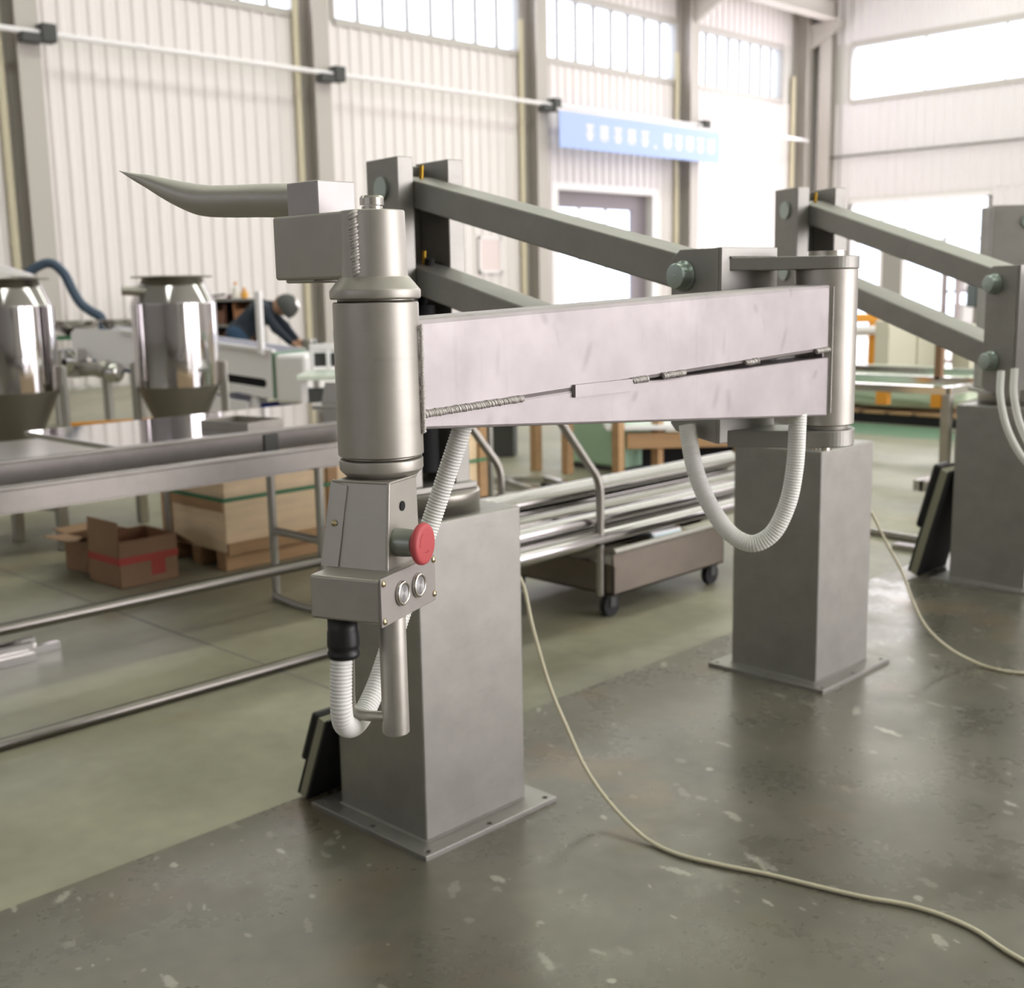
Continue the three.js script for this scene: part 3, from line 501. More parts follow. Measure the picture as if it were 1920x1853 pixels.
// ---------------------------------------------------------------- left: trough table, sheet top, crate, boxes, tubes
{
  const t = thing('trough_table', 'long low stainless trough table with two polished side rails on tube trestles', 'table', [0, 0, 0]);
  const xb = -4.67, xf = -4.29, z0 = -0.2, z1 = -3.75, C = (x, h) => [rb(x - 0.02, x + 0.02, h - 0.095, h, z1, z0, 0.003), rb(x - 0.028, x + 0.028, h - 0.012, h + 0.002, z1, z0, 0.004)];
  part('side_rail', C(xb, 0.815), M.rail, t); part('side_rail', C(xf, 0.77), M.rail, t);
  part('trough_sheet', [rb(xb + 0.02, xf - 0.02, 0.665, 0.669, z1, z0, 0.001)], M.inoxDull, t);
  for (const z of [-3.126, -0.3]) {
    part('trestle', [rod([xb, 0, z], [xb, 0.73, z], 0.02), rod([xf, 0.03, z], [xf, 0.69, z], 0.02), rod([xb, 0.34, z], [xf, 0.34, z], 0.018), tube([[xb, 0.03, z + 0.01], [xb + 0.03, 0.02, z + 0.01], [xf - 0.03, 0.02, z + 0.01], [xf, 0.05, z]], 0.019, 30)], M.galv, t);
    part('clamp', [rb(xb - 0.03, xb + 0.03, 0.70, 0.80, z - 0.04, z + 0.04, 0.005)], M.greyDark, t);
  }
  part('stretcher', [rod([xf, 0.25, z0], [xf, 0.25, z1], 0.024, 20)], M.rail, t);
}
{
  const t = thing('sheet_table', 'stainless sheet-top table reflecting the windows behind the trough table', 'table', [0, 0, 0]);
  part('tabletop', [rb(-5.76, -4.72, 0.775, 0.8, -4.7, -2.45, 0.004)], M.mirror, t);
  part('tabletop_lip', [rb(-4.735, -4.715, 0.74, 0.802, -4.7, -2.45, 0.003)], M.inox, t);
  for (const [x, z] of [[-5.72, -3.17], [-5.72, -4.66], [-4.76, -4.66]]) part('leg', [rod([x, 0, z], [x, 0.78, z], 0.018)], M.galv, t);
}
{ const t = thing('folded_tray', 'small folded stainless tray lying on the sheet-top table', 'tray', [-5.0, 0.8, -3.2], 0.2);
  part('tray_floor', [rb(-0.16, 0.16, 0, 0.004, -0.12, 0.12, 0.001)], M.inoxDull, t);
  for (const [a, b, c, d] of [[-0.16, 0.16, -0.12, -0.116], [-0.16, 0.16, 0.116, 0.12], [-0.16, -0.156, -0.12, 0.12], [0.156, 0.16, -0.12, 0.12]]) part('tray_wall', [box(a, b, 0.003, 0.04, c, d)], M.inoxDull, t); }
{ const t = thing('angle_bracket', 'upright grey bracket standing on the far end of the sheet-top table', 'bracket', [-5.45, 0.8, -4.1], 0.4);
  part('foot', [rb(-0.1, 0.1, 0, 0.012, -0.08, 0.08, 0.003)], M.galv, t); part('upright', [extrude([[-0.07, 0], [0.07, 0], [0.04, 0.13], [-0.04, 0.13]], 0.02, 0.002).translate(0, 0.01, 0)], M.galv, t); }
{ const t = thing('steel_bench', 'low grey steel bench frame behind the trough table legs', 'bench', [0, 0, 0]);
  for (const [x, z] of [[-6.57, -2.97], [-7.04, -2.91], [-7.0, -3.7], [-7.5, -2.2]]) part('leg', [rb(x - 0.03, x + 0.03, 0, 0.5, z - 0.03, z + 0.03, 0.006)], M.galv, t);
  part('seat', [rb(-7.6, -6.5, 0.5, 0.54, -3.8, -2.1, 0.006)], M.inoxDull, t);
  part('rail', [bar([-7.7, 0.26, -2.6], [-6.57, 0.26, -2.97], 0.04, 0.07)], M.galv, t); }
{ // plywood crate
  const t = thing('shipping_crate', 'long plywood shipping crate bound with a green strap under the sheet table', 'crate', [0, 0, 0]);
  const X0 = -5.97, X1 = -5.35, Z0 = -5.2, Z1 = -3.29, y0 = 0.1, y1 = 0.67;
  part('side_panel', [rb(X1 - 0.012, X1, y0, y1, Z0, Z1, 0.002)], M.ply, t); part('side_panel', [rb(X0, X0 + 0.012, y0, y1, Z0, Z1, 0.002)], M.ply, t);
  part('end_panel', [rb(X0 + 0.012, X1 - 0.012, y0, y1, Z1 - 0.012, Z1, 0.002)], M.ply, t); part('end_panel', [rb(X0 + 0.012, X1 - 0.012, y0, y1, Z0, Z0 + 0.012, 0.002)], M.ply, t);
  part('lid', [rb(X0, X1, y1, y1 + 0.014, Z0, Z1, 0.002)], M.ply, t);
  for (const z of [-3.98, -4.6, -5.16]) part('batten', [rb(X1, X1 + 0.02, y0, y1, z - 0.035, z + 0.035, 0.002)], M.plank, t);
  part('batten', [rb(X1, X1 + 0.02, y0 - 0.01, y0 + 0.05, Z0, Z1, 0.002)], M.plank, t);
  part('batten', [rb(X0, X0 + 0.08, y0, y1, Z1, Z1 + 0.02, 0.002)], M.plank, t); part('batten', [rb(X0, X1, y0 + 0.22, y0 + 0.28, Z1, Z1 + 0.018, 0.002)], M.plank, t);
  for (const x of [X0 + 0.05, (X0 + X1) / 2, X1 - 0.06]) part('skid', [rb(x - 0.045, x + 0.045, 0, 0.1, Z0, Z1, 0.004)], M.plank, t);
  part('strap', [box(X0 - 0.003, X1 + 0.024, 0.375, 0.395, Z1 + 0.018, Z1 + 0.021), box(X1 + 0.02, X1 + 0.023, 0.375, 0.395, Z0, Z1 + 0.02)], M.greenStrap, t);
  const cv = document.createElement('canvas'); cv.width = 256; cv.height = 64; const c = cv.getContext('2d'); c.fillStyle = '#dcbb93'; c.fillRect(0, 0, 256, 64); c.fillStyle = '#c0604f'; for (let i = 0; i < 7; i++) { c.fillRect(20 + i * 32, 22, 20, 5); c.fillRect(20 + i * 32, 34, 20, 5); c.fillRect(20 + i * 32 + (i % 3) * 6, 22, 6, 18); }
  const tx = new THREE.CanvasTexture(cv); tx.colorSpace = THREE.SRGBColorSpace; const g = new THREE.PlaneGeometry(0.3, 0.07).rotateY(Math.PI / 2).translate(X1 + 0.001, 0.6, Z1 - 0.2); g.userData.ready = true;
  part('stencil_print', g, std({ map: tx, roughness: 0.75 }), t);
}
function cardboard(label, x, z, w, h, d, turn, flaps, print) {
  const t = thing('cardboard_box', label, 'box', [x, 0.001, z], turn), k = 0.005;
  part('carton', [box(-w / 2, w / 2, 0, k, -d / 2, d / 2), box(-w / 2, -w / 2 + k, 0, h, -d / 2, d / 2), box(w / 2 - k, w / 2, 0, h, -d / 2, d / 2), box(-w / 2, w / 2, 0, h, -d / 2, -d / 2 + k), box(-w / 2, w / 2, 0, h, d / 2 - k, d / 2)], M.card, t);
  for (const [side, len, a] of flaps) {
    const L = side < 2 ? w : d, g = box(-L / 2 + 0.004, L / 2 - 0.004, 0, len, -k / 2, k / 2).rotateX(a);
    g.rotateY([0, Math.PI, Math.PI / 2, -Math.PI / 2][side]).translate([0, 0, w / 2 - k / 2, -w / 2 + k / 2][side], h, [d / 2 - k / 2, -d / 2 + k / 2, 0, 0][side]); part('flap', [g], M.card, t);
  }
  if (print) { part('tape', [box(-w / 2 - 0.001, w / 2 + 0.001, h * 0.5, h * 0.66, -d / 2 - 0.001, d / 2 + 0.001)], M.cardRed, t); part('printed_mark', [box(w / 2, w / 2 + 0.001, 0.04, 0.12, -0.09, -0.01)], M.cardRed, t); }
}
cardboard('opened brown cardboard box with red tape on the concrete beside the crate', -5.6, -2.89, 0.31, 0.235, 0.33, 0.03, [[0, 0.1, -0.05], [3, 0.12, 1.9], [1, 0.13, 2.2]], true);
cardboard('lower plain brown cardboard box with flat flap, tucked behind the red-taped box', -5.98, -2.92, 0.26, 0.19, 0.3, 0.1, [[0, 0.13, 1.5], [3, 0.12, 1.45]], false);
tag(part('floor_tube', [rod([-3.755, 0.021, -0.4], [-3.755, 0.021, -3.2], 0.02, 20)], M.rail), 'long stainless tube lying alone across the concrete floor', 'tube');
[[-4.63, 0, -1.93], [-4.71, 0, -2.07], [-4.67, 0.032, -1.94], [-4.74, 0.032, -1.98]].forEach(([x, y, z], i) => {
  const ends = ['nearest square stainless tube on the floor, lower front of the stack', 'square stainless tube in the floor stack reaching farthest past the others', 'square stainless tube in the upper layer of the floor stack, shorter front one', 'square stainless tube in the upper layer of the floor stack, at its back'];
  const t = thing('square_tube', ends[i], 'tube', [x, y + 0.001, z], 0, 'square tubes stacked on the floor');
  const o = [[-0.016, -0.016], [0.016, -0.016], [0.016, 0.016], [-0.016, 0.016]], h = [[-0.013, -0.013], [-0.013, 0.013], [0.013, 0.013], [0.013, -0.013]];
  part('wall', [extrude(o, 1.4, 0, [h]).translate(0, 0.016, 0)], M.inox, t);
});

// ---------------------------------------------------------------- left: hoppers, conveyor, extractor
function hopper(label, x, z, turn) {
  const t = thing('hopper', label, 'hopper', [x, 0, z], turn, 'stainless hoppers');
  part('vessel', [lathe([[0, 0.745], [0.315, 0.745], [0.32, 0.75], [0.32, 1.375], [0.315, 1.385], [0.25, 1.53], [0.225, 1.56], [0.225, 1.575], [0.2, 1.575], [0.2, 1.56], [0.3, 1.37], [0, 1.37]])], M.mirror, t);
  part('cone', [lathe([[0.14, 0.34], [0.316, 0.745], [0.3, 0.745], [0.125, 0.345]])], M.coneSteel, t);
  part('outlet', [lathe([[0.13, 0.26], [0.142, 0.26], [0.142, 0.35], [0.13, 0.35]]), lathe([[0.13, 0.25], [0.19, 0.25], [0.19, 0.268], [0.13, 0.268]])], M.inoxDull, t);
  part('flange', [lathe([[0.2, 1.573], [0.305, 1.573], [0.305, 1.585], [0.2, 1.585]])], M.inoxDull, t);
  part('side_port', [rod([-0.12, 1.47, 0.2], [-0.3, 1.48, 0.26], 0.035, 18), rod([-0.3, 1.48, 0.26], [-0.305, 1.4801, 0.2617], 0.04, 18)], M.inoxDull, t);
  part('port_bore', [rod([-0.304, 1.4801, 0.2615], [-0.308, 1.4803, 0.2627], 0.03, 18)], M.dark, t);
  for (const a of [0.1, Math.PI - 0.1, Math.PI * 0.5]) {
    const c = Math.cos(a), s = -Math.sin(a), p = r => [c * r, s * r];
    part('leg', [bar([p(0.35)[0], 0, p(0.35)[1]], [p(0.35)[0], 0.92, p(0.35)[1]], 0.055, 0.055, 0.006)], M.galv, t);
    part('gusset', [bar([p(0.31)[0], 0.85, p(0.31)[1]], [p(0.36)[0], 0.85, p(0.36)[1]], 0.06, 0.16, 0.004)], M.inoxDull, t);
  }
}
hopper('stainless hopper cut by the frame edge, its flange in front of the blue extraction hose', -8.95, -3.77, 0.78);
hopper('stainless hopper with cone bottom standing before the white inclined conveyor', -8.36, -4.8, 0.78);
{ const t = thing('tilted_lid', 'pale stainless lid lying tilted on the cropped hopper', 'lid', [-9.0, 1.59, -3.7], 0.78);
  part('plate', [lathe([[0, 0.1], [0.3, 0.02], [0.33, 0.0], [0.32, -0.004], [0, 0.09]]).rotateZ(-0.08).translate(-0.03, 0.03, 0)], M.clamp, t); part('knob', [lathe([[0, 0.12], [0.03, 0.115], [0.035, 0.095], [0.012, 0.08], [0.012, 0.06], [0, 0.06]], -0.03, 0, 0, 20)], M.blackPlastic, t); }
{ // inclined white conveyor
  const t = thing('inclined_conveyor', 'white inclined conveyor with slotted side panel and gear motor behind the hoppers', 'conveyor', [-11.15, 0, -5.29], 0.364);
  const side = [[0, 0.9], [0, 1.1], [0.06, 1.14], [0.62, 1.115], [0.68, 1.11], [2.3, 0.925], [2.3, 0.50], [0.9, 0.70]], slot = [];
  const sx = [1.78, 0.688], ex = [2.2, 0.642], an = Math.atan2(ex[1] - sx[1], ex[0] - sx[0]), r = 0.042;
  for (let i = 0; i <= 10; i++) { const a = an + Math.PI / 2 + i / 10 * Math.PI; slot.push([sx[0] + r * Math.cos(a), sx[1] + r * Math.sin(a)]); }
  for (let i = 0; i <= 10; i++) { const a = an - Math.PI / 2 + i / 10 * Math.PI; slot.push([ex[0] + r * Math.cos(a), ex[1] + r * Math.sin(a)]); }
  part('side_panel', [extrude(side, 0.012, 0.002, [slot.reverse()])], M.whitePaint, t);
  part('slot_backing', [box(1.7, 2.28, 0.56, 0.76, -0.03, -0.02)], M.dark, t);
  part('far_side_panel', [extrude(side, 0.012, 0.002).translate(0, 0, -0.55)], M.whitePaint, t);
  part('belt', [bar([0.1, 1.02, -0.27], [2.28, 0.8, -0.27], 0.5, 0.05, 0.02), bar([0.1, 0.9, -0.27], [2.28, 0.55, -0.27], 0.5, 0.03, 0.01)], M.navy, t);
  part('top_flange', [bar([0.62, 1.12, 0.02], [2.34, 0.93, 0.02], 0.05, 0.03)], M.whitePaint, t);
  part('end_guard', [rb(2.33, 2.66, 0.46, 0.9, -0.56, 0.02, 0.04, 4)], M.whitePaint, t);
  part('seal_strip', [box(2.3, 2.33, 0.5, 0.92, -0.5, 0.005)], M.greenPaint, t);
  part('lower_guard', [extrude([[1.5, 0.2], [1.62, 0.52], [2.02, 0.47], [2.02, 0.16]], 0.3, 0.01).translate(0, 0, -0.3)], M.whitePaint, t);
  part('underbelt', [bar([2.12, 0.42, -0.2], [2.6, 0.4, -0.2], 0.3, 0.07), bar([0.2, 0.82, -0.05], [1.3, 0.62, -0.05], 0.05, 0.05)], M.navy, t);
  part('post', [rb(2.2, 2.25, 0.9, 1.46, 0.02, 0.07, 0.004)], M.whitePaint, t);
  for (const [x, z] of [[0.35, -0.05], [0.75, -0.05], [2.08, -0.04], [0.35, -0.5], [2.08, -0.5]]) part('leg', [rb(x - 0.035, x + 0.035, 0, 0.82 - x * 0.14, z - 0.035, z + 0.035, 0.005)], x > 1.5 ? M.whitePaint : M.galv, t);
  const m = part('gear_motor', [rb(-0.02, 0.22, 0.68, 0.95, 0.05, 0.2, 0.02), T(lathe([[0, 0.05], [0.05, 0.05], [0.06, 0.03], [0.1, 0.03], [0.11, 0], [0, 0]], 0, 0, 0, 28), 0.12, 0.83, 0.2, Math.PI / 2)], M.inox, t);
  part('motor_body', [T(lathe([[0, 0], [0.07, 0], [0.07, 0.2], [0.085, 0.21], [0.085, 0.3], [0.05, 0.33], [0, 0.33]], 0, 0, 0, 28), 0.22, 0.76, 0.13, 0, 0, -Math.PI / 2)], M.inoxDull, m);
  part('motor_cap', [T(lathe([[0, 0], [0.09, 0], [0.095, 0.03], [0.09, 0.1], [0.06, 0.13], [0, 0.135]], 0, 0, 0, 28), 0.55, 0.73, 0.13, 0, 0, -Math.PI / 2)], M.inox, m);
  part('shaft_bore', [T(new THREE.CylinderGeometry(0.03, 0.03, 0.01, 20), 0.12, 0.83, 0.252, Math.PI / 2)], M.dark, m);
}
{ const t = thing('bowl_table', 'long table with a green edge carrying two steel bowls by the wall', 'table', [-12.5, 0, -6.2], 0.72);
  part('tabletop', [rb(-0.7, 1.2, 0.99, 1.02, -0.4, 0.4, 0.005)], M.inoxDull, t); part('edge_band', [rb(-0.7, 1.2, 0.985, 1.024, 0.4, 0.412, 0.002)], M.greenStrap, t);
  for (const [x, z] of [[-0.65, 0.35], [1.15, 0.35], [-0.65, -0.35], [1.15, -0.35]]) part('leg', [rb(x - 0.025, x + 0.025, 0, 0.99, z - 0.025, z + 0.025, 0.004)], M.galv, t); }
const bowl = (label, x, z, s) => { const t = thing('mixing_bowl', label, 'bowl', [x, 1.021, z], 0); part('bowl', [lathe([[0, 0.0], [0.12, 0.0], [0.27, 0.09], [0.3, 0.16], [0.305, 0.17], [0.29, 0.165], [0.25, 0.09], [0.11, 0.012], [0, 0.01]].map(([a, b]) => [a * s, b * s]))], M.mirror, t); part('rim', [lathe([[0.295, 0.165], [0.31, 0.165], [0.31, 0.18], [0.295, 0.18]].map(([a, b]) => [a * s, b * s]))], M.inoxDull, t); };
bowl('polished steel bowl at the near end of the green-edged table', -12.25, -6.45, 0.9); bowl('second polished steel bowl on the green-edged table beside the extraction hose', -12.75, -6.1, 0.85);
{ const t = thing('fume_extractor', 'dark blue flexible fume extraction hose arching over a floor unit by the wall', 'extractor', [-14.25, 0, -5.95], 0.75);
  part('cabinet', [rb(-0.3, 0.3, 0.08, 1.1, -0.3, 0.3, 0.03, 3)], M.greyMid, t);
  for (const [x, z] of [[-0.22, 0.22], [0.22, 0.22], [-0.22, -0.22], [0.22, -0.22]]) part('caster', [T(new THREE.CylinderGeometry(0.045, 0.045, 0.04, 16), x, 0.045, z, 0, 0, Math.PI / 2)], M.rubber, t);
  part('suction_hose', [hoseGeo([[0, 1.08, 0], [0.05, 1.4, 0.02], [0.28, 1.66, 0.05], [0.46, 1.79, 0.05], [0.62, 1.83, 0.04], [0.76, 1.72, 0.04], [0.86, 1.5, 0.04], [0.94, 1.36, 0.04], [1.06, 1.26, 0.04], [1.16, 1.2, 0.04], [1.19, 1.1, 0.04]], 0.058, 0.03, 0.1, 16, 4)], std({ color: 0x3c4c5f, roughness: 0.6 }), t);
  part('hood', [lathe([[0.05, 0.12], [0.06, 0.08], [0.11, 0], [0.1, 0], [0.05, 0.08]], 1.19, 1.0, 0.04, 24)], std({ color: 0x34485e, roughness: 0.5 }), t); }
{ const t = thing('orange_guard', 'orange tube guard frame behind the hopper legs', 'guard', [0, 0, 0]);
  part('rail', [rod([-9.27, 0.41, -4.29], [-8.55, 0.45, -5.0], 0.03), rod([-9.44, 0.385, -4.12], [-9.75, 0.385, -3.8], 0.03)], M.orange, t);
  for (const [x, z, h] of [[-9.27, -4.29, 0.41], [-8.6, -4.96, 0.45], [-9.7, -3.86, 0.385]]) part('post', [rod([x, 0, z], [x, h, z], 0.03)], M.orange, t); }
// shelving and what stands on it
{ const S = [-14.9, -9.45], th = 0.775, t = thing('shelf_unit', 'dark steel shelving with open shelves against the ribbed wall', 'shelf', [S[0], 0, S[1]], th);
  for (const s of [-1, 1]) part('side_panel', [rb(s * 0.42 - 0.015, s * 0.42 + 0.015, 0, 1.36, -0.25, 0.25, 0.004)], M.greyDark, t);
  part('back_panel', [box(-0.42, 0.42, 0.05, 1.34, -0.25, -0.24)], M.dark, t);
  for (const y of [0.1, 0.62, 0.97, 1.33]) part('shelf', [rb(-0.41, 0.41, y, y + 0.035, -0.24, 0.25, 0.004)], M.greyMid, t);
  const at = (x, y, z) => [S[0] + x * Math.cos(th) + z * Math.sin(th), y, S[1] - x * Math.sin(th) + z * Math.cos(th)];
  const names = ['brown parts bin on the upper shelf of the dark shelving, nearer the hopper', 'orange-brown parts bin on the upper shelf, nearer the welder', 'brown parts bin on the middle shelf beside the hopper', 'brown parts bin on the middle shelf beside the welder'];
  [[-0.2, 1.006, 0.28], [0.24, 1.006, 0.3], [-0.22, 0.656, 0.24], [0.2, 0.656, 0.2]].forEach(([x, y, h], i) => { const b = thing('parts_bin', names[i], 'bin', at(x, y, 0.02), th, 'parts bins on the shelving'); part('bin', [extrude([[-0.15, 0], [0.15, 0], [0.16, h], [0.15, h], [0.14, 0.01], [-0.14, 0.01], [-0.15, h], [-0.16, h]], 0.3, 0).translate(0, 0, -0.15), box(-0.15, 0.15, 0.005, h * 0.7, 0.14, 0.15), box(-0.15, 0.15, 0.005, h, -0.15, -0.14)], std({ color: [0x6b4a3a, 0x9a6a48, 0x6b4a3a, 0x8a5a3c][i], roughness: 0.7 }), b); part('label_holder', [box(-0.05, 0.05, h * 0.3, h * 0.5, 0.15, 0.156)], M.greyMid, b); });
  const tr = thing('tool_tray', 'dark red tool tray on top of the shelving', 'tray', at(-0.2, 1.367, 0), th); part('tray', [extrude([[-0.2, 0], [0.2, 0], [0.22, 0.06], [0.205, 0.06], [0.19, 0.01], [-0.19, 0.01], [-0.205, 0.06], [-0.22, 0.06]], 0.24, 0).translate(0, 0, -0.12)], std({ color: 0x5c2c30, roughness: 0.6 }), tr); part('tool', [rod([-0.12, 0.03, 0], [0.15, 0.06, 0.03], 0.015)], M.dark, tr);
  const bt = (label, x, c, h) => { const b = thing('bottle', label, 'bottle', at(x, 1.367, 0.1), 0); part('body', [lathe([[0, 0], [0.05, 0], [0.052, 0.01], [0.052, h * 0.7], [0.02, h * 0.85], [0.018, h], [0, h]], 0, 0, 0, 24)], std({ color: c, roughness: 0.4 }), b); part('cap', [lathe([[0, h - 0.005], [0.022, h - 0.005], [0.022, h + 0.03], [0, h + 0.03]], 0, 0, 0, 20)], M.orange, b); };
  bt('white bottle with orange cap on top of the shelving', 0.12, 0xe8e2da, 0.2); bt('yellow bottle on top of the shelving', 0.24, 0xe0a23c, 0.12); }
// workbench and what lies on it
{ const th = 0.775, B = [-12.05, -9.0], t = thing('workbench', 'grey steel workbench in front of the bending welder', 'workbench', [B[0], 0, B[1]], th);
  part('worktop', [rb(-0.5, 1.1, 0.68, 0.72, -0.4, 0.4, 0.006)], M.greyMid, t);
  for (const [x, z] of [[-0.45, 0.35], [1.05, 0.35], [-0.45, -0.35], [1.05, -0.35]]) part('leg', [rb(x - 0.03, x + 0.03, 0, 0.68, z - 0.03, z + 0.03, 0.004)], M.galv, t);
  part('drawer_unit', [rb(-0.42, 0.2, 0.3, 0.67, -0.3, 0.36, 0.006)], M.greyDark, t);
  const at = (x, z) => [B[0] + x * Math.cos(th) + z * Math.sin(th), 0.721, B[1] - x * Math.sin(th) + z * Math.cos(th)];
  const pot = (label, x, z, r, h, m = M.inox) => { const p = thing('steel_pot', label, 'pot', at(x, z), 0, 'steel pots on the workbench'); part('pot', [lathe([[0, 0], [r, 0], [r, h], [r * 0.93, h], [r * 0.9, 0.01], [0, 0.01]], 0, 0, 0, 28)], m, p); part('rim', [lathe([[r * 0.93, h - 0.005], [r * 1.05, h - 0.005], [r * 1.05, h + 0.008], [r * 0.93, h + 0.008]], 0, 0, 0, 28)], m, p); };
  pot('steel pot under the welder’s reaching hand', -0.2, 0.1, 0.09, 0.14); pot('small bright steel pot next to the teal bucket', 0.0, 0.2, 0.06, 0.1); pot('wide steel pot behind the teal bucket', 0.45, -0.1, 0.13, 0.16); pot('tall narrow steel pot at the end of the workbench', 0.8, 0.1, 0.08, 0.24);
  const b = thing('bucket', 'small teal bucket on the workbench by the column', 'bucket', at(0.2, 0.05), 0); part('pail', [lathe([[0, 0], [0.08, 0], [0.1, 0.24], [0.09, 0.24], [0.075, 0.01], [0, 0.01]], 0, 0, 0, 28)], M.teal, b); part('bail', [tube([[-0.1, 0.22, 0], [-0.07, 0.31, 0], [0, 0.34, 0], [0.07, 0.31, 0], [0.1, 0.22, 0]], 0.005, 24, 8)], M.galv, b);
  const w = thing('wood_block', 'tan wooden block lying on the workbench', 'block', at(0.45, 0.25), 0.6); part('block', [rb(-0.12, 0.12, 0, 0.05, -0.05, 0.05, 0.004)], M.plank, w); part('offcut', [rb(-0.06, 0.06, 0.05, 0.075, -0.03, 0.03, 0.003)], M.ply, w); }
// welder, bent over the bench
{ const W = [-13.08, -8.4], p = thing('person', 'welder in navy jacket and trousers bent forward at the hips, dark welding mask lowered', 'person', [W[0], 0, W[1]], 0.775);
  // frame: x to the right along the bench, z towards the viewer
  const cap = (f, a, b, ra, rb2) => { const A = V(...a), B = V(...b), d = B.clone().sub(A), L2 = d.lengthSq(); return q => { const t = Math.max(0, Math.min(1, q.clone().sub(A).dot(d) / L2)); return q.distanceTo(A.clone().addScaledVector(d, t)) - (ra + (rb2 - ra) * t); }; };
  const J = { hipL: [-0.0, 0.9, 0.09], hipR: [-0.0, 0.9, -0.09], kneeL: [0.06, 0.48, 0.11], kneeR: [0.03, 0.48, -0.12], ankL: [-0.03, 0.09, 0.11], ankR: [-0.06, 0.09, -0.13], pel: [0, 0.95, 0], chest: [0.3, 1.2, 0], neck: [0.43, 1.27, 0], head: [0.58, 1.245, 0], shL: [0.37, 1.22, 0.18], shR: [0.37, 1.22, -0.18], elL: [0.52, 1.0, 0.23], elR: [0.55, 1.02, -0.2], wrL: [0.68, 0.82, 0.12], wrR: [0.72, 0.84, -0.08] };
  const smin = (ds, k) => { let s = 0; for (const d of ds) s += Math.exp(-d / k); return -k * Math.log(s); };
  const skin = (segs, k, cell, grow = 0) => {
    const lo = V(1e9, 1e9, 1e9), hi = V(-1e9, -1e9, -1e9); for (const [a, b, r1, r2] of segs) for (const [q, r] of [[a, r1], [b, r2]]) { lo.min(V(...q).subScalar(r + 0.04 + grow)); hi.max(V(...q).addScalar(r + 0.04 + grow)); }
    const size = hi.clone().sub(lo), S = Math.max(size.x, size.y, size.z) / 2, c = lo.clone().add(hi).multiplyScalar(0.5), n = Math.max(16, Math.round(2 * S / cell));
    const mc = new MarchingCubes(n, M.dark, false, false, 120000), fs = segs.map(([a, b, r1, r2]) => cap(null, a, b, r1, r2)), q = V(); mc.isolation = 0;
    for (let k2 = 0; k2 < n; k2++) for (let j = 0; j < n; j++) for (let i = 0; i < n; i++) { q.set((i - n / 2) / (n / 2) * S + c.x, (j - n / 2) / (n / 2) * S + c.y, (k2 - n / 2) / (n / 2) * S + c.z); mc.field[i + j * n + k2 * n * n] = -(smin(fs.map(f => f(q)), k) - grow); }
    mc.update(); const g = new THREE.BufferGeometry(), P = mc.positionArray.slice(0, mc.count * 3), N = mc.normalArray.slice(0, mc.count * 3);
    for (let i = 0; i < P.length; i += 3) { P[i] = P[i] * S + c.x; P[i + 1] = P[i + 1] * S + c.y; P[i + 2] = P[i + 2] * S + c.z; }
    g.setAttribute('position', new THREE.BufferAttribute(P, 3)); g.setAttribute('normal', new THREE.BufferAttribute(N, 3)); return g;
  };
  const arm = (s, z) => [[J['sh' + s], J['el' + s], 0.055, 0.042], [J['el' + s], J['wr' + s], 0.042, 0.03], [J['wr' + s], [J['wr' + s][0] + 0.07, J['wr' + s][1] - 0.05, z], 0.034, 0.03]];
  const hand = (s, z) => { const w = J['wr' + s], o = []; for (let f = 0; f < 4; f++) { const zz = z + (f - 1.5) * 0.021, b = [w[0] + 0.08, w[1] - 0.055, zz], L = [0.035, 0.042, 0.04, 0.03][f]; o.push([b, [b[0] + L * 0.8, b[1] - L * 0.6, zz], 0.009, 0.008], [[b[0] + L * 0.8, b[1] - L * 0.6, zz], [b[0] + L * 0.8, b[1] - L * 1.5, zz], 0.008, 0.007]); } o.push([[w[0] + 0.03, w[1] - 0.02, z + 0.03], [w[0] + 0.08, w[1] - 0.02, z + 0.055], 0.01, 0.008]); return o; };
  const torso = [[J.pel, J.chest, 0.135, 0.15], [J.chest, J.neck, 0.12, 0.06], [[0.3, 1.2, 0.1], [0.3, 1.2, -0.1], 0.11, 0.11], [[0, 0.93, 0.06], [0, 0.93, -0.06], 0.13, 0.13], [J.chest, J.shL, 0.1, 0.07], [J.chest, J.shR, 0.1, 0.07]];
  const legs = [[J.hipL, J.kneeL, 0.09, 0.062], [J.hipR, J.kneeR, 0.09, 0.062], [J.kneeL, J.ankL, 0.062, 0.042], [J.kneeR, J.ankR, 0.062, 0.042]];
  const feet = [[J.ankL, [0.13, 0.045, 0.12], 0.045, 0.042], [J.ankR, [0.1, 0.045, -0.14], 0.045, 0.042]];
  const headS = [[J.neck, J.head, 0.055, 0.09], [[0.6, 1.26, 0], [0.56, 1.33, 0], 0.085, 0.08], [[0.67, 1.2, 0], [0.66, 1.21, 0], 0.03, 0.03]];
  part('body', [skin([...torso, ...legs, ...feet, ...headS, ...arm('L', 0.1), ...arm('R', -0.06), ...hand('L', 0.1), ...hand('R', -0.06)], 0.012, 0.016)], std({ color: 0xb58a70, roughness: 0.6 }), p);
  part('jacket', [skin([...torso, ...arm('L', 0.1).slice(0, 2), ...arm('R', -0.06).slice(0, 2)], 0.014, 0.018, 0.014)], std({ color: 0x1f2733, roughness: 0.8 }), p);
  part('trousers', [skin([[[0, 0.93, 0.06], [0, 0.93, -0.06], 0.13, 0.13], ...legs], 0.014, 0.018, 0.016)], std({ color: 0x2a4560, roughness: 0.8 }), p);
  for (const f of feet) part('shoe', [skin([f, [[f[1][0] - 0.2, 0.045, f[1][2]], f[1], 0.04, 0.042]], 0.012, 0.012, 0.006)], M.dark, p);
  const mask = part('welding_mask', [T(new THREE.SphereGeometry(0.155, 32, 24, 0, Math.PI * 2, 0, Math.PI * 0.62).scale(1, 1.05, 0.95), 0.62, 1.27, 0, 0, 0, -1.05)], M.greyDark, p);
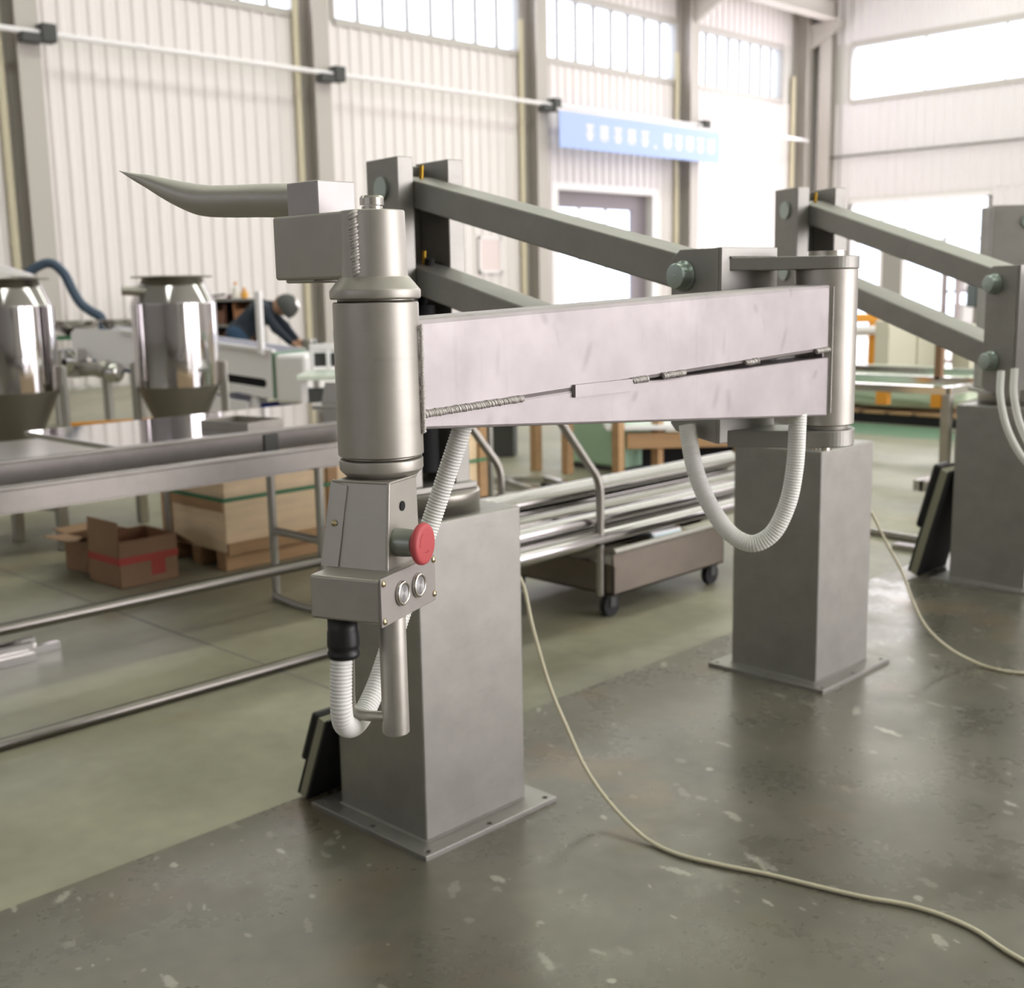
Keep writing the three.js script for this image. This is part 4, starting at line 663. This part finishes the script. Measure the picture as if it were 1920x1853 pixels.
  part('visor', [T(new THREE.SphereGeometry(0.16, 20, 12, 0, Math.PI * 2, 0, 0.55).scale(1, 1.06, 0.95), 0.62, 1.27, 0, 0, 0, -1.35)], M.bright, mask);
}
// white table with guard rail by the barrel
{ const t = thing('white_table', 'white table with a slotted guard rail and pale green top beside the conveyor end', 'table', [-7.35, 0, -5.5], 0.775);
  part('tabletop', [rb(-0.2, 1.0, 0.8, 0.84, -0.35, 0.3, 0.006)], std({ color: 0xdfe8dc, roughness: 0.25 }), t); part('apron', [rb(-0.16, 0.96, 0.56, 0.74, 0.2, 0.26, 0.004)], M.greyDark, t);
  for (const [x, z] of [[-0.15, 0.24], [0.95, 0.24], [-0.15, -0.3], [0.95, -0.3]]) part('leg', [rb(x - 0.025, x + 0.025, 0, 0.8, z - 0.025, z + 0.025, 0.004)], M.whitePaint, t);
  part('guard_rail', [rb(-0.2, 1.0, 0.99, 1.04, -0.36, -0.32, 0.005)], M.whitePaint, t);
  for (let i = 0; i < 9; i++) part('guard_post', [rb(-0.2 + i * 0.13, -0.17 + i * 0.13, 0.84, 0.99, -0.36, -0.32, 0.004)], M.whitePaint, t);
  part('guard_backing', [box(-0.2, 1.0, 0.86, 0.97, -0.38, -0.37)], M.greyDark, t); }
// ---------------------------------------------------------------- middle: platform trolley with tubes
{ const t = thing('trolley', 'steel platform trolley with bent tube handles and a shallow trough, loaded with tubes', 'trolley', [0, 0, 0]);
  const x0 = -3.95, x1 = -3.25, z0 = -4.77, z1 = -3.925;
  part('trough', [rb(x1 - 0.012, x1, 0.1, 0.3, z0, z1, 0.003), rb(x0, x0 + 0.012, 0.1, 0.3, z0, z1, 0.003), rb(x0, x1, 0.1, 0.24, z0, z0 + 0.012, 0.003), rb(x0, x1, 0.1, 0.24, z1 - 0.012, z1, 0.003), rb(x0, x1, 0.1, 0.112, z0, z1, 0.003)], std({ color: 0x8a8077, metalness: 0.7, roughness: 0.5, map: blastMap }), t);
  for (const x of [x0, x1]) part('rim', [rod([x, 0.3, z1], [x, 0.3, z0], 0.014)], M.galv, t);
  for (const x of [x0 + 0.03, x1 - 0.06]) part('handle_upright', [tube([[x, 0.1, z1 + 0.02], [x, 0.4, z1 + 0.02], [x, 0.58, z1 + 0.02], [x - 0.004, 0.63, z1 + 0.035], [x - 0.01, 0.7, z1 + 0.09], [x - 0.02, 0.95, z1 + 0.3]], 0.0185, 50, 14)], M.inoxDull, t);
  part('handle_bar', [rod([x0 + 0.01, 0.95, z1 + 0.3], [x1 - 0.08, 0.95, z1 + 0.3], 0.0185)], M.inoxDull, t);
  for (const [x, z] of [[x1 - 0.04, z1 - 0.02], [x1 - 0.04, z0 + 0.06], [x0 + 0.04, z1 - 0.06], [x0 + 0.04, z0 + 0.06]]) { const c = part('caster', [T(new THREE.CylinderGeometry(0.05, 0.05, 0.032, 24), x, 0.05, z, 0, 0, Math.PI / 2)], M.rubber, t); part('fork', [rb(x - 0.024, x - 0.019, 0.045, 0.1, z - 0.02, z + 0.02, 0.001), rb(x + 0.019, x + 0.024, 0.045, 0.1, z - 0.02, z + 0.02, 0.001), rb(x - 0.03, x + 0.03, 0.093, 0.1, z - 0.03, z + 0.03, 0.001)], M.greyDark, c); } }
{ const L = [[-3.33, 0.35, -3.05, -5.25, 0.043], [-3.42, 0.343, -3.1, -5.4, 0.036], [-3.51, 0.35, -3.05, -5.5, 0.043], [-3.6, 0.343, -3.15, -5.3, 0.036], [-3.69, 0.35, -3.1, -5.45, 0.043], [-3.78, 0.343, -3.2, -5.5, 0.036], [-3.375, 0.425, -3.15, -5.1, 0.034], [-3.475, 0.436, -3.05, -5.35, 0.04], [-3.575, 0.425, -3.2, -5.5, 0.034], [-3.675, 0.436, -3.3, -5.45, 0.04], [-3.755, 0.436, -3.3, -5.5, 0.038], [-3.62, 0.497, -3.3, -5.4, 0.03], [-3.71, 0.5, -3.35, -5.5, 0.034]];
  const names = ['first', 'second', 'third', 'fourth', 'fifth', 'sixth'];
  L.forEach(([x, y, a, b, r], i) => { const lay = i < 6 ? 'bottom' : i < 11 ? 'middle' : 'top', k = i < 6 ? i : i < 11 ? i - 6 : i - 11;
    const t = thing('polished_tube', `polished stainless tube on the trolley, ${names[k]} from the front in the ${lay} layer`, 'tube', [x, y, 0], 0, 'polished tubes on the trolley');
    part('wall', [rod([0, 0, a], [0, 0, b], r, 28)], i % 2 ? M.tubeSteel : M.mirror, t); part('bore', [rod([0, 0, a + 0.0006], [0, 0, a], r * 0.86, 24)], M.dark, t); }); }
{ const t = thing('bearer', 'wooden bearer holding the tubes above the trolley', 'beam', [0, 0, 0]); part('timber', [rb(-3.92, -3.28, 0.27, 0.305, -4.5, -4.4, 0.004)], M.plank, t); part('wedge', [extrude([[0, 0], [0.08, 0], [0, 0.05]], 0.08).translate(-3.9, 0.305, -4.49)], M.ply, t); }
// middle distance under the arm
{ const t = thing('pale_green_cabinet', 'pale green sheet-metal cabinet among the orange legged frames', 'cabinet', [-6.11, 0, -7.45], 0);
  part('body', [rb(-0.29, 0.3, 0.04, 1.05, -0.25, 0.28, 0.008, 3)], M.mint, t); part('door', [rb(-0.27, 0.28, 0.06, 1.03, 0.28, 0.296, 0.004)], M.mint, t); part('plinth', [box(-0.27, 0.28, 0, 0.04, -0.23, 0.26)], M.greyDark, t); }
{ const t = thing('wooden_trestle', 'orange-brown timber trestle table with a pale sheet on top', 'table', [0, 0, 0]);
  for (const [x, z] of [[-6.47, -6.85], [-6.16, -6.88], [-5.73, -6.98], [-5.6, -7.3], [-5.15, -7.75], [-4.85, -8.1]]) part('post', [rb(x - 0.035, x + 0.035, 0, z < -7 ? 0.42 : 1.0, z - 0.035, z + 0.035, 0.004)], M.plank, t);
  part('rail', [bar([-5.73, 0.27, -7.08], [-4.7, 0.27, -8.2], 0.05, 0.12)], M.plank, t); part('rail', [bar([-6.5, 0.95, -6.85], [-5.73, 0.95, -6.98], 0.05, 0.09)], M.plank, t);
  part('top_sheet', [T(rb(-0.9, 0.9, 0, 0.03, -0.35, 0.35, 0.004), -5.4, 0.36, -7.8, 0, 0.77)], M.whitePaint, t); part('shade_panel', [T(box(-0.7, 0.7, 0.03, 0.2, -0.02, 0.02), -5.4, 0, -7.8, 0, 0.77)], M.dark, t); }  // dark panel below the sheet stands in for the shade under it
{ const t = thing('welded_rack', 'flat welded steel frame lying on the concrete beyond the crate end', 'frame', [0, 0, 0]);
  const A = [-6.35, -5.85], B = [-5.9, -6.35], Cc = [-5.2, -6.1], D = [-5.65, -5.6];
  for (const [p, q] of [[A, B], [B, Cc], [Cc, D], [D, A], [[-6.1, -6.1], [-5.4, -5.85]]]) part('bar', [bar([p[0], 0.05, p[1]], [q[0], 0.05, q[1]], 0.05, 0.05)], M.inox, t);
  for (const p of [A, B, Cc, D]) part('foot', [rb(p[0] - 0.03, p[0] + 0.03, 0, 0.03, p[1] - 0.03, p[1] + 0.03)], M.greyDark, t); }
{ const t = thing('vise_stand', 'dark green cast vise block on the floor beyond the crate', 'vise', [-7.3, 0, -7.3], 0.6);
  part('stand', [rb(-0.12, 0.12, 0, 0.3, -0.1, 0.1, 0.01)], M.greyDark, t); part('jaw', [rb(-0.2, 0.05, 0.3, 0.42, -0.06, 0.06, 0.015), rb(0.1, 0.17, 0.3, 0.44, -0.06, 0.06, 0.012)], std({ color: 0x4d5a4d, roughness: 0.6 }), t); part('screw', [rod([0.05, 0.35, 0], [0.32, 0.35, 0], 0.015)], M.galv, t); }
// ---------------------------------------------------------------- right: tables, bundle, stands
{ const t = thing('frame_table', 'open stainless frame table with orange clamps beyond the second pedestal', 'table', [0, 0, 0]);
  const x0 = -5.9, x1 = -3.93, z1 = -8.7, z0 = -10.6, h = 0.62;
  for (const [p, q] of [[[x0, z1], [x1, z1]], [[x1, z1], [x1, z0]], [[x1, z0], [x0, z0]], [[x0, z0], [x0, z1]], [[x0, -9.6], [x1, -9.6]]]) part('rail', [bar([p[0], h, p[1]], [q[0], h, q[1]], 0.06, 0.06)], M.inox, t);
  for (const [x, z] of [[x1, z1], [x0, z1], [x1, z0], [x0, z0]]) part('leg', [rb(x - 0.035, x + 0.035, 0, h - 0.03, z - 0.035, z + 0.035, 0.004)], M.inoxDull, t);
  for (const x of [-4.0, -4.45, -4.95]) part('clamp', [rb(x - 0.05, x + 0.05, h - 0.13, h - 0.03, z1 - 0.03, z1 + 0.035, 0.006)], M.orange, t);
  part('upright', [rb(-4.45, -4.39, h, 1.15, -9.63, -9.57, 0.004)], std({ color: 0x8a6a50, roughness: 0.6 }), t); part('upright', [rb(-3.96, -3.9, h, 0.95, -9.3, -9.24, 0.004)], std({ color: 0x8a6a50, roughness: 0.6 }), t); }
[[-3.62, 0.0, -8.9, 0.34], [-3.6, 0.342, -9.0, 0.2]].forEach(([x, y, z, h], i) => { const t = thing('sheet_metal_box', ['stainless sheet box standing on the floor by the farthest pedestal', 'smaller stainless sheet box stacked on the larger one by the farthest pedestal'][i], 'box', [x, y + 0.002, z], 0.1, 'stainless sheet boxes'); part('shell', [rb(-0.22, 0.25, 0, h - 0.02, -0.3, 0.3, 0.008)], M.inox, t); part('lid', [rb(-0.24, 0.27, h - 0.02, h, -0.32, 0.32, 0.004)], M.inox, t); });
{ const t = thing('wrapped_bundle', 'bundle wrapped in pale green film on a dark pallet', 'bundle', [-5.75, 0, -11.75], 0);
  const g = mergeVertices(new THREE.SphereGeometry(1, 40, 24)), p = g.attributes.position; for (let i = 0; i < p.count; i++) { const v = V().fromBufferAttribute(p, i), s = x => Math.sign(x) * Math.abs(x) ** 0.45; const n = 1 + 0.1 * noise.noise(v.x * 3, v.y * 3, v.z * 3) + 0.04 * noise.noise(v.x * 9, v.y * 9, v.z * 9); p.setXYZ(i, s(v.x) * 0.82 * n, 0.36 + s(v.y) * 0.2 * n, s(v.z) * 0.4 * n); } g.computeVertexNormals();
  part('film', [g], M.film, t); for (const z of [-0.35, 0, 0.35]) part('bearer', [rb(-0.85, 0.85, 0, 0.1, z - 0.05, z + 0.05, 0.006)], M.dark, t); for (let i = 0; i < 6; i++) part('plank', [rb(-0.85 + i * 0.29, -0.62 + i * 0.29, 0.1, 0.125, -0.42, 0.42, 0.004)], M.plank, t); }
{ const t = thing('lifting_stand', 'orange lifting stand with white rollers beyond the frame table', 'stand', [-6.94, 0, -13.43], 0.75);
  for (const x of [-0.35, -0.1, 0.0, 0.3]) part('post', [rb(x - 0.035, x + 0.035, 0, x === 0.3 ? 0.8 : 1.02, -0.04, 0.04, 0.006)], M.orange, t); part('crossbar', [rb(-0.5, 0.45, 0.96, 1.06, -0.05, 0.05, 0.01)], M.orange, t); part('roller', [rod([-0.55, 0.86, 0.1], [0.5, 0.88, 0.1], 0.055, 20)], M.whitePaint, t); part('base', [rb(-0.5, 0.5, 0, 0.05, -0.3, 0.3, 0.006)], M.greyMid, t); }
[[-6.33, -12.96, 1.0, 'cream panelled cabinet beyond the frame table, beside the orange stand'], [-5.5, -13.2, 0.95, 'cream panelled cabinet nearest the farthest pedestal']].forEach(([x, z, h, l]) => { const t = thing('cream_cabinet', l, 'cabinet', [x, 0, z], 0.75, 'cream cabinets'); const m = std({ color: 0xdcd7c4, roughness: 0.6 }); part('body', [rb(-0.33, 0.33, 0.05, h, -0.25, 0.25, 0.01)], m, t); for (const s of [-1, 1]) part('door', [rb(s * 0.165 - 0.155, s * 0.165 + 0.155, 0.09, h - 0.05, 0.25, 0.268, 0.004)], m, t); part('plinth', [box(-0.31, 0.31, 0, 0.05, -0.23, 0.23)], M.greyDark, t); });
{ const t = thing('pillar_drill', 'dark pillar machine with a work lamp beyond the link arms', 'machine', [-6.0, 0, -14.0], 0.75); const m = std({ color: 0x3c4a47, roughness: 0.5 });
  part('base', [rb(-0.22, 0.22, 0, 0.62, -0.2, 0.2, 0.02)], m, t); part('pillar', [rod([0, 0.6, -0.05], [0, 1.3, -0.05], 0.04)], M.galv, t); part('head', [rb(-0.1, 0.14, 1.12, 1.4, -0.15, 0.2, 0.03, 3)], m, t); part('table', [rb(-0.22, 0.22, 0.85, 0.89, -0.18, 0.22, 0.01)], M.galv, t); part('knob', [T(new THREE.SphereGeometry(0.05, 16, 12), 0.02, 1.46, 0.02)], std({ color: 0xcf9f90, roughness: 0.5 }), t); }
{ const th = 0.75, S = [-7.2, -18.2], t = thing('storage_rack', 'pale storage rack filled with white bins near the end wall', 'rack', [S[0], 0, S[1]], th); const m = std({ color: 0xb9a9ad, roughness: 0.6 });
  for (const [x, z] of [[-1, 0.3], [1, 0.3], [-1, -0.3], [1, -0.3]]) part('upright', [rb(x - 0.03, x + 0.03, 0, 1.75, z - 0.03, z + 0.03, 0.004)], m, t); for (const y of [0.2, 0.75, 1.25]) part('shelf', [rb(-1.0, 1.0, y, y + 0.04, -0.3, 0.3, 0.004)], m, t);
  const where = ['lowest', 'middle', 'top']; const col = ['first', 'second', 'third', 'fourth'];
  [0.245, 0.795, 1.295].forEach((y, j) => { for (let i = 0; i < 4; i++) { const x = -0.72 + i * 0.48, b = thing('storage_bin', `white storage bin, ${col[i]} from the door side on the ${where[j]} rack shelf`, 'bin', [S[0] + x * Math.cos(th), y, S[1] - x * Math.sin(th)], th, 'white bins on the storage rack'); part('bin', [rb(-0.17, 0.17, 0, 0.26, -0.2, 0.2, 0.02)], M.whitePaint, b); part('rim', [rb(-0.185, 0.185, 0.26, 0.285, -0.215, 0.215, 0.006)], M.whitePaint, b); } }); }
// stainless offcuts behind the farthest pedestal
{ const t = thing('channel_frame', 'stainless channel frame resting on blocks beside the farthest pedestal', 'frame', [0, 0, 0]);
  part('channel', [rb(-3.36, -2.7, 0.13, 0.2, -7.5, -7.43, 0.004), rb(-3.36, -2.7, 0.13, 0.2, -7.15, -7.08, 0.004), rb(-3.4, -3.33, 0.13, 0.2, -7.5, -7.08, 0.004)], M.inox, t); for (const x of [-3.2, -2.8]) part('block', [rb(x - 0.06, x + 0.06, 0, 0.13, -7.4, -7.2, 0.006)], M.greyMid, t); }
tag(part('round_bar', [rod([-4.2, 0.02, -6.35], [-2.8, 0.02, -6.2], 0.02, 18)], M.mirror), 'bright round steel bar on the concrete between the far pedestals', 'bar');
tag(part('flat_bar', [rb(-2.98, -2.75, 0.0, 0.03, -6.05, -5.98, 0.004)], M.mirror), 'short bright flat steel bar beside the farthest pedestal board', 'bar');
{ const t = thing('notice_board', 'white framed notice board on the ribbed wall', 'board', [HX0 + 0.05, 1.75, -17.7]); part('frame', [rb(0, 0.03, 0, 0.75, -0.34, -0.28, 0.004), rb(0, 0.03, 0, 0.75, 0.28, 0.34, 0.004), rb(0, 0.03, 0.69, 0.75, -0.34, 0.34, 0.004), rb(0, 0.03, 0, 0.06, -0.34, 0.34, 0.004)], M.whitePaint, t); part('sheet', [box(0.0, 0.012, 0.05, 0.7, -0.29, 0.29)], std({ color: 0xe9d8d8, roughness: 0.6 }), t); }
{ const t = thing('plastic_packet', 'pale blue plastic packet lying in the trolley trough below the tubes', 'packet', [-3.285, 0.2, -4.35], 1.5); part('packet', [rb(-0.1, 0.1, 0, 0.12, -0.016, 0.016, 0.012, 3)], std({ color: 0xc6d3dc, roughness: 0.35 }), t); part('seam', [rb(-0.1, 0.1, 0.118, 0.126, -0.004, 0.004, 0.002)], M.whitePaint, t); }
renderer.render(scene, camera);
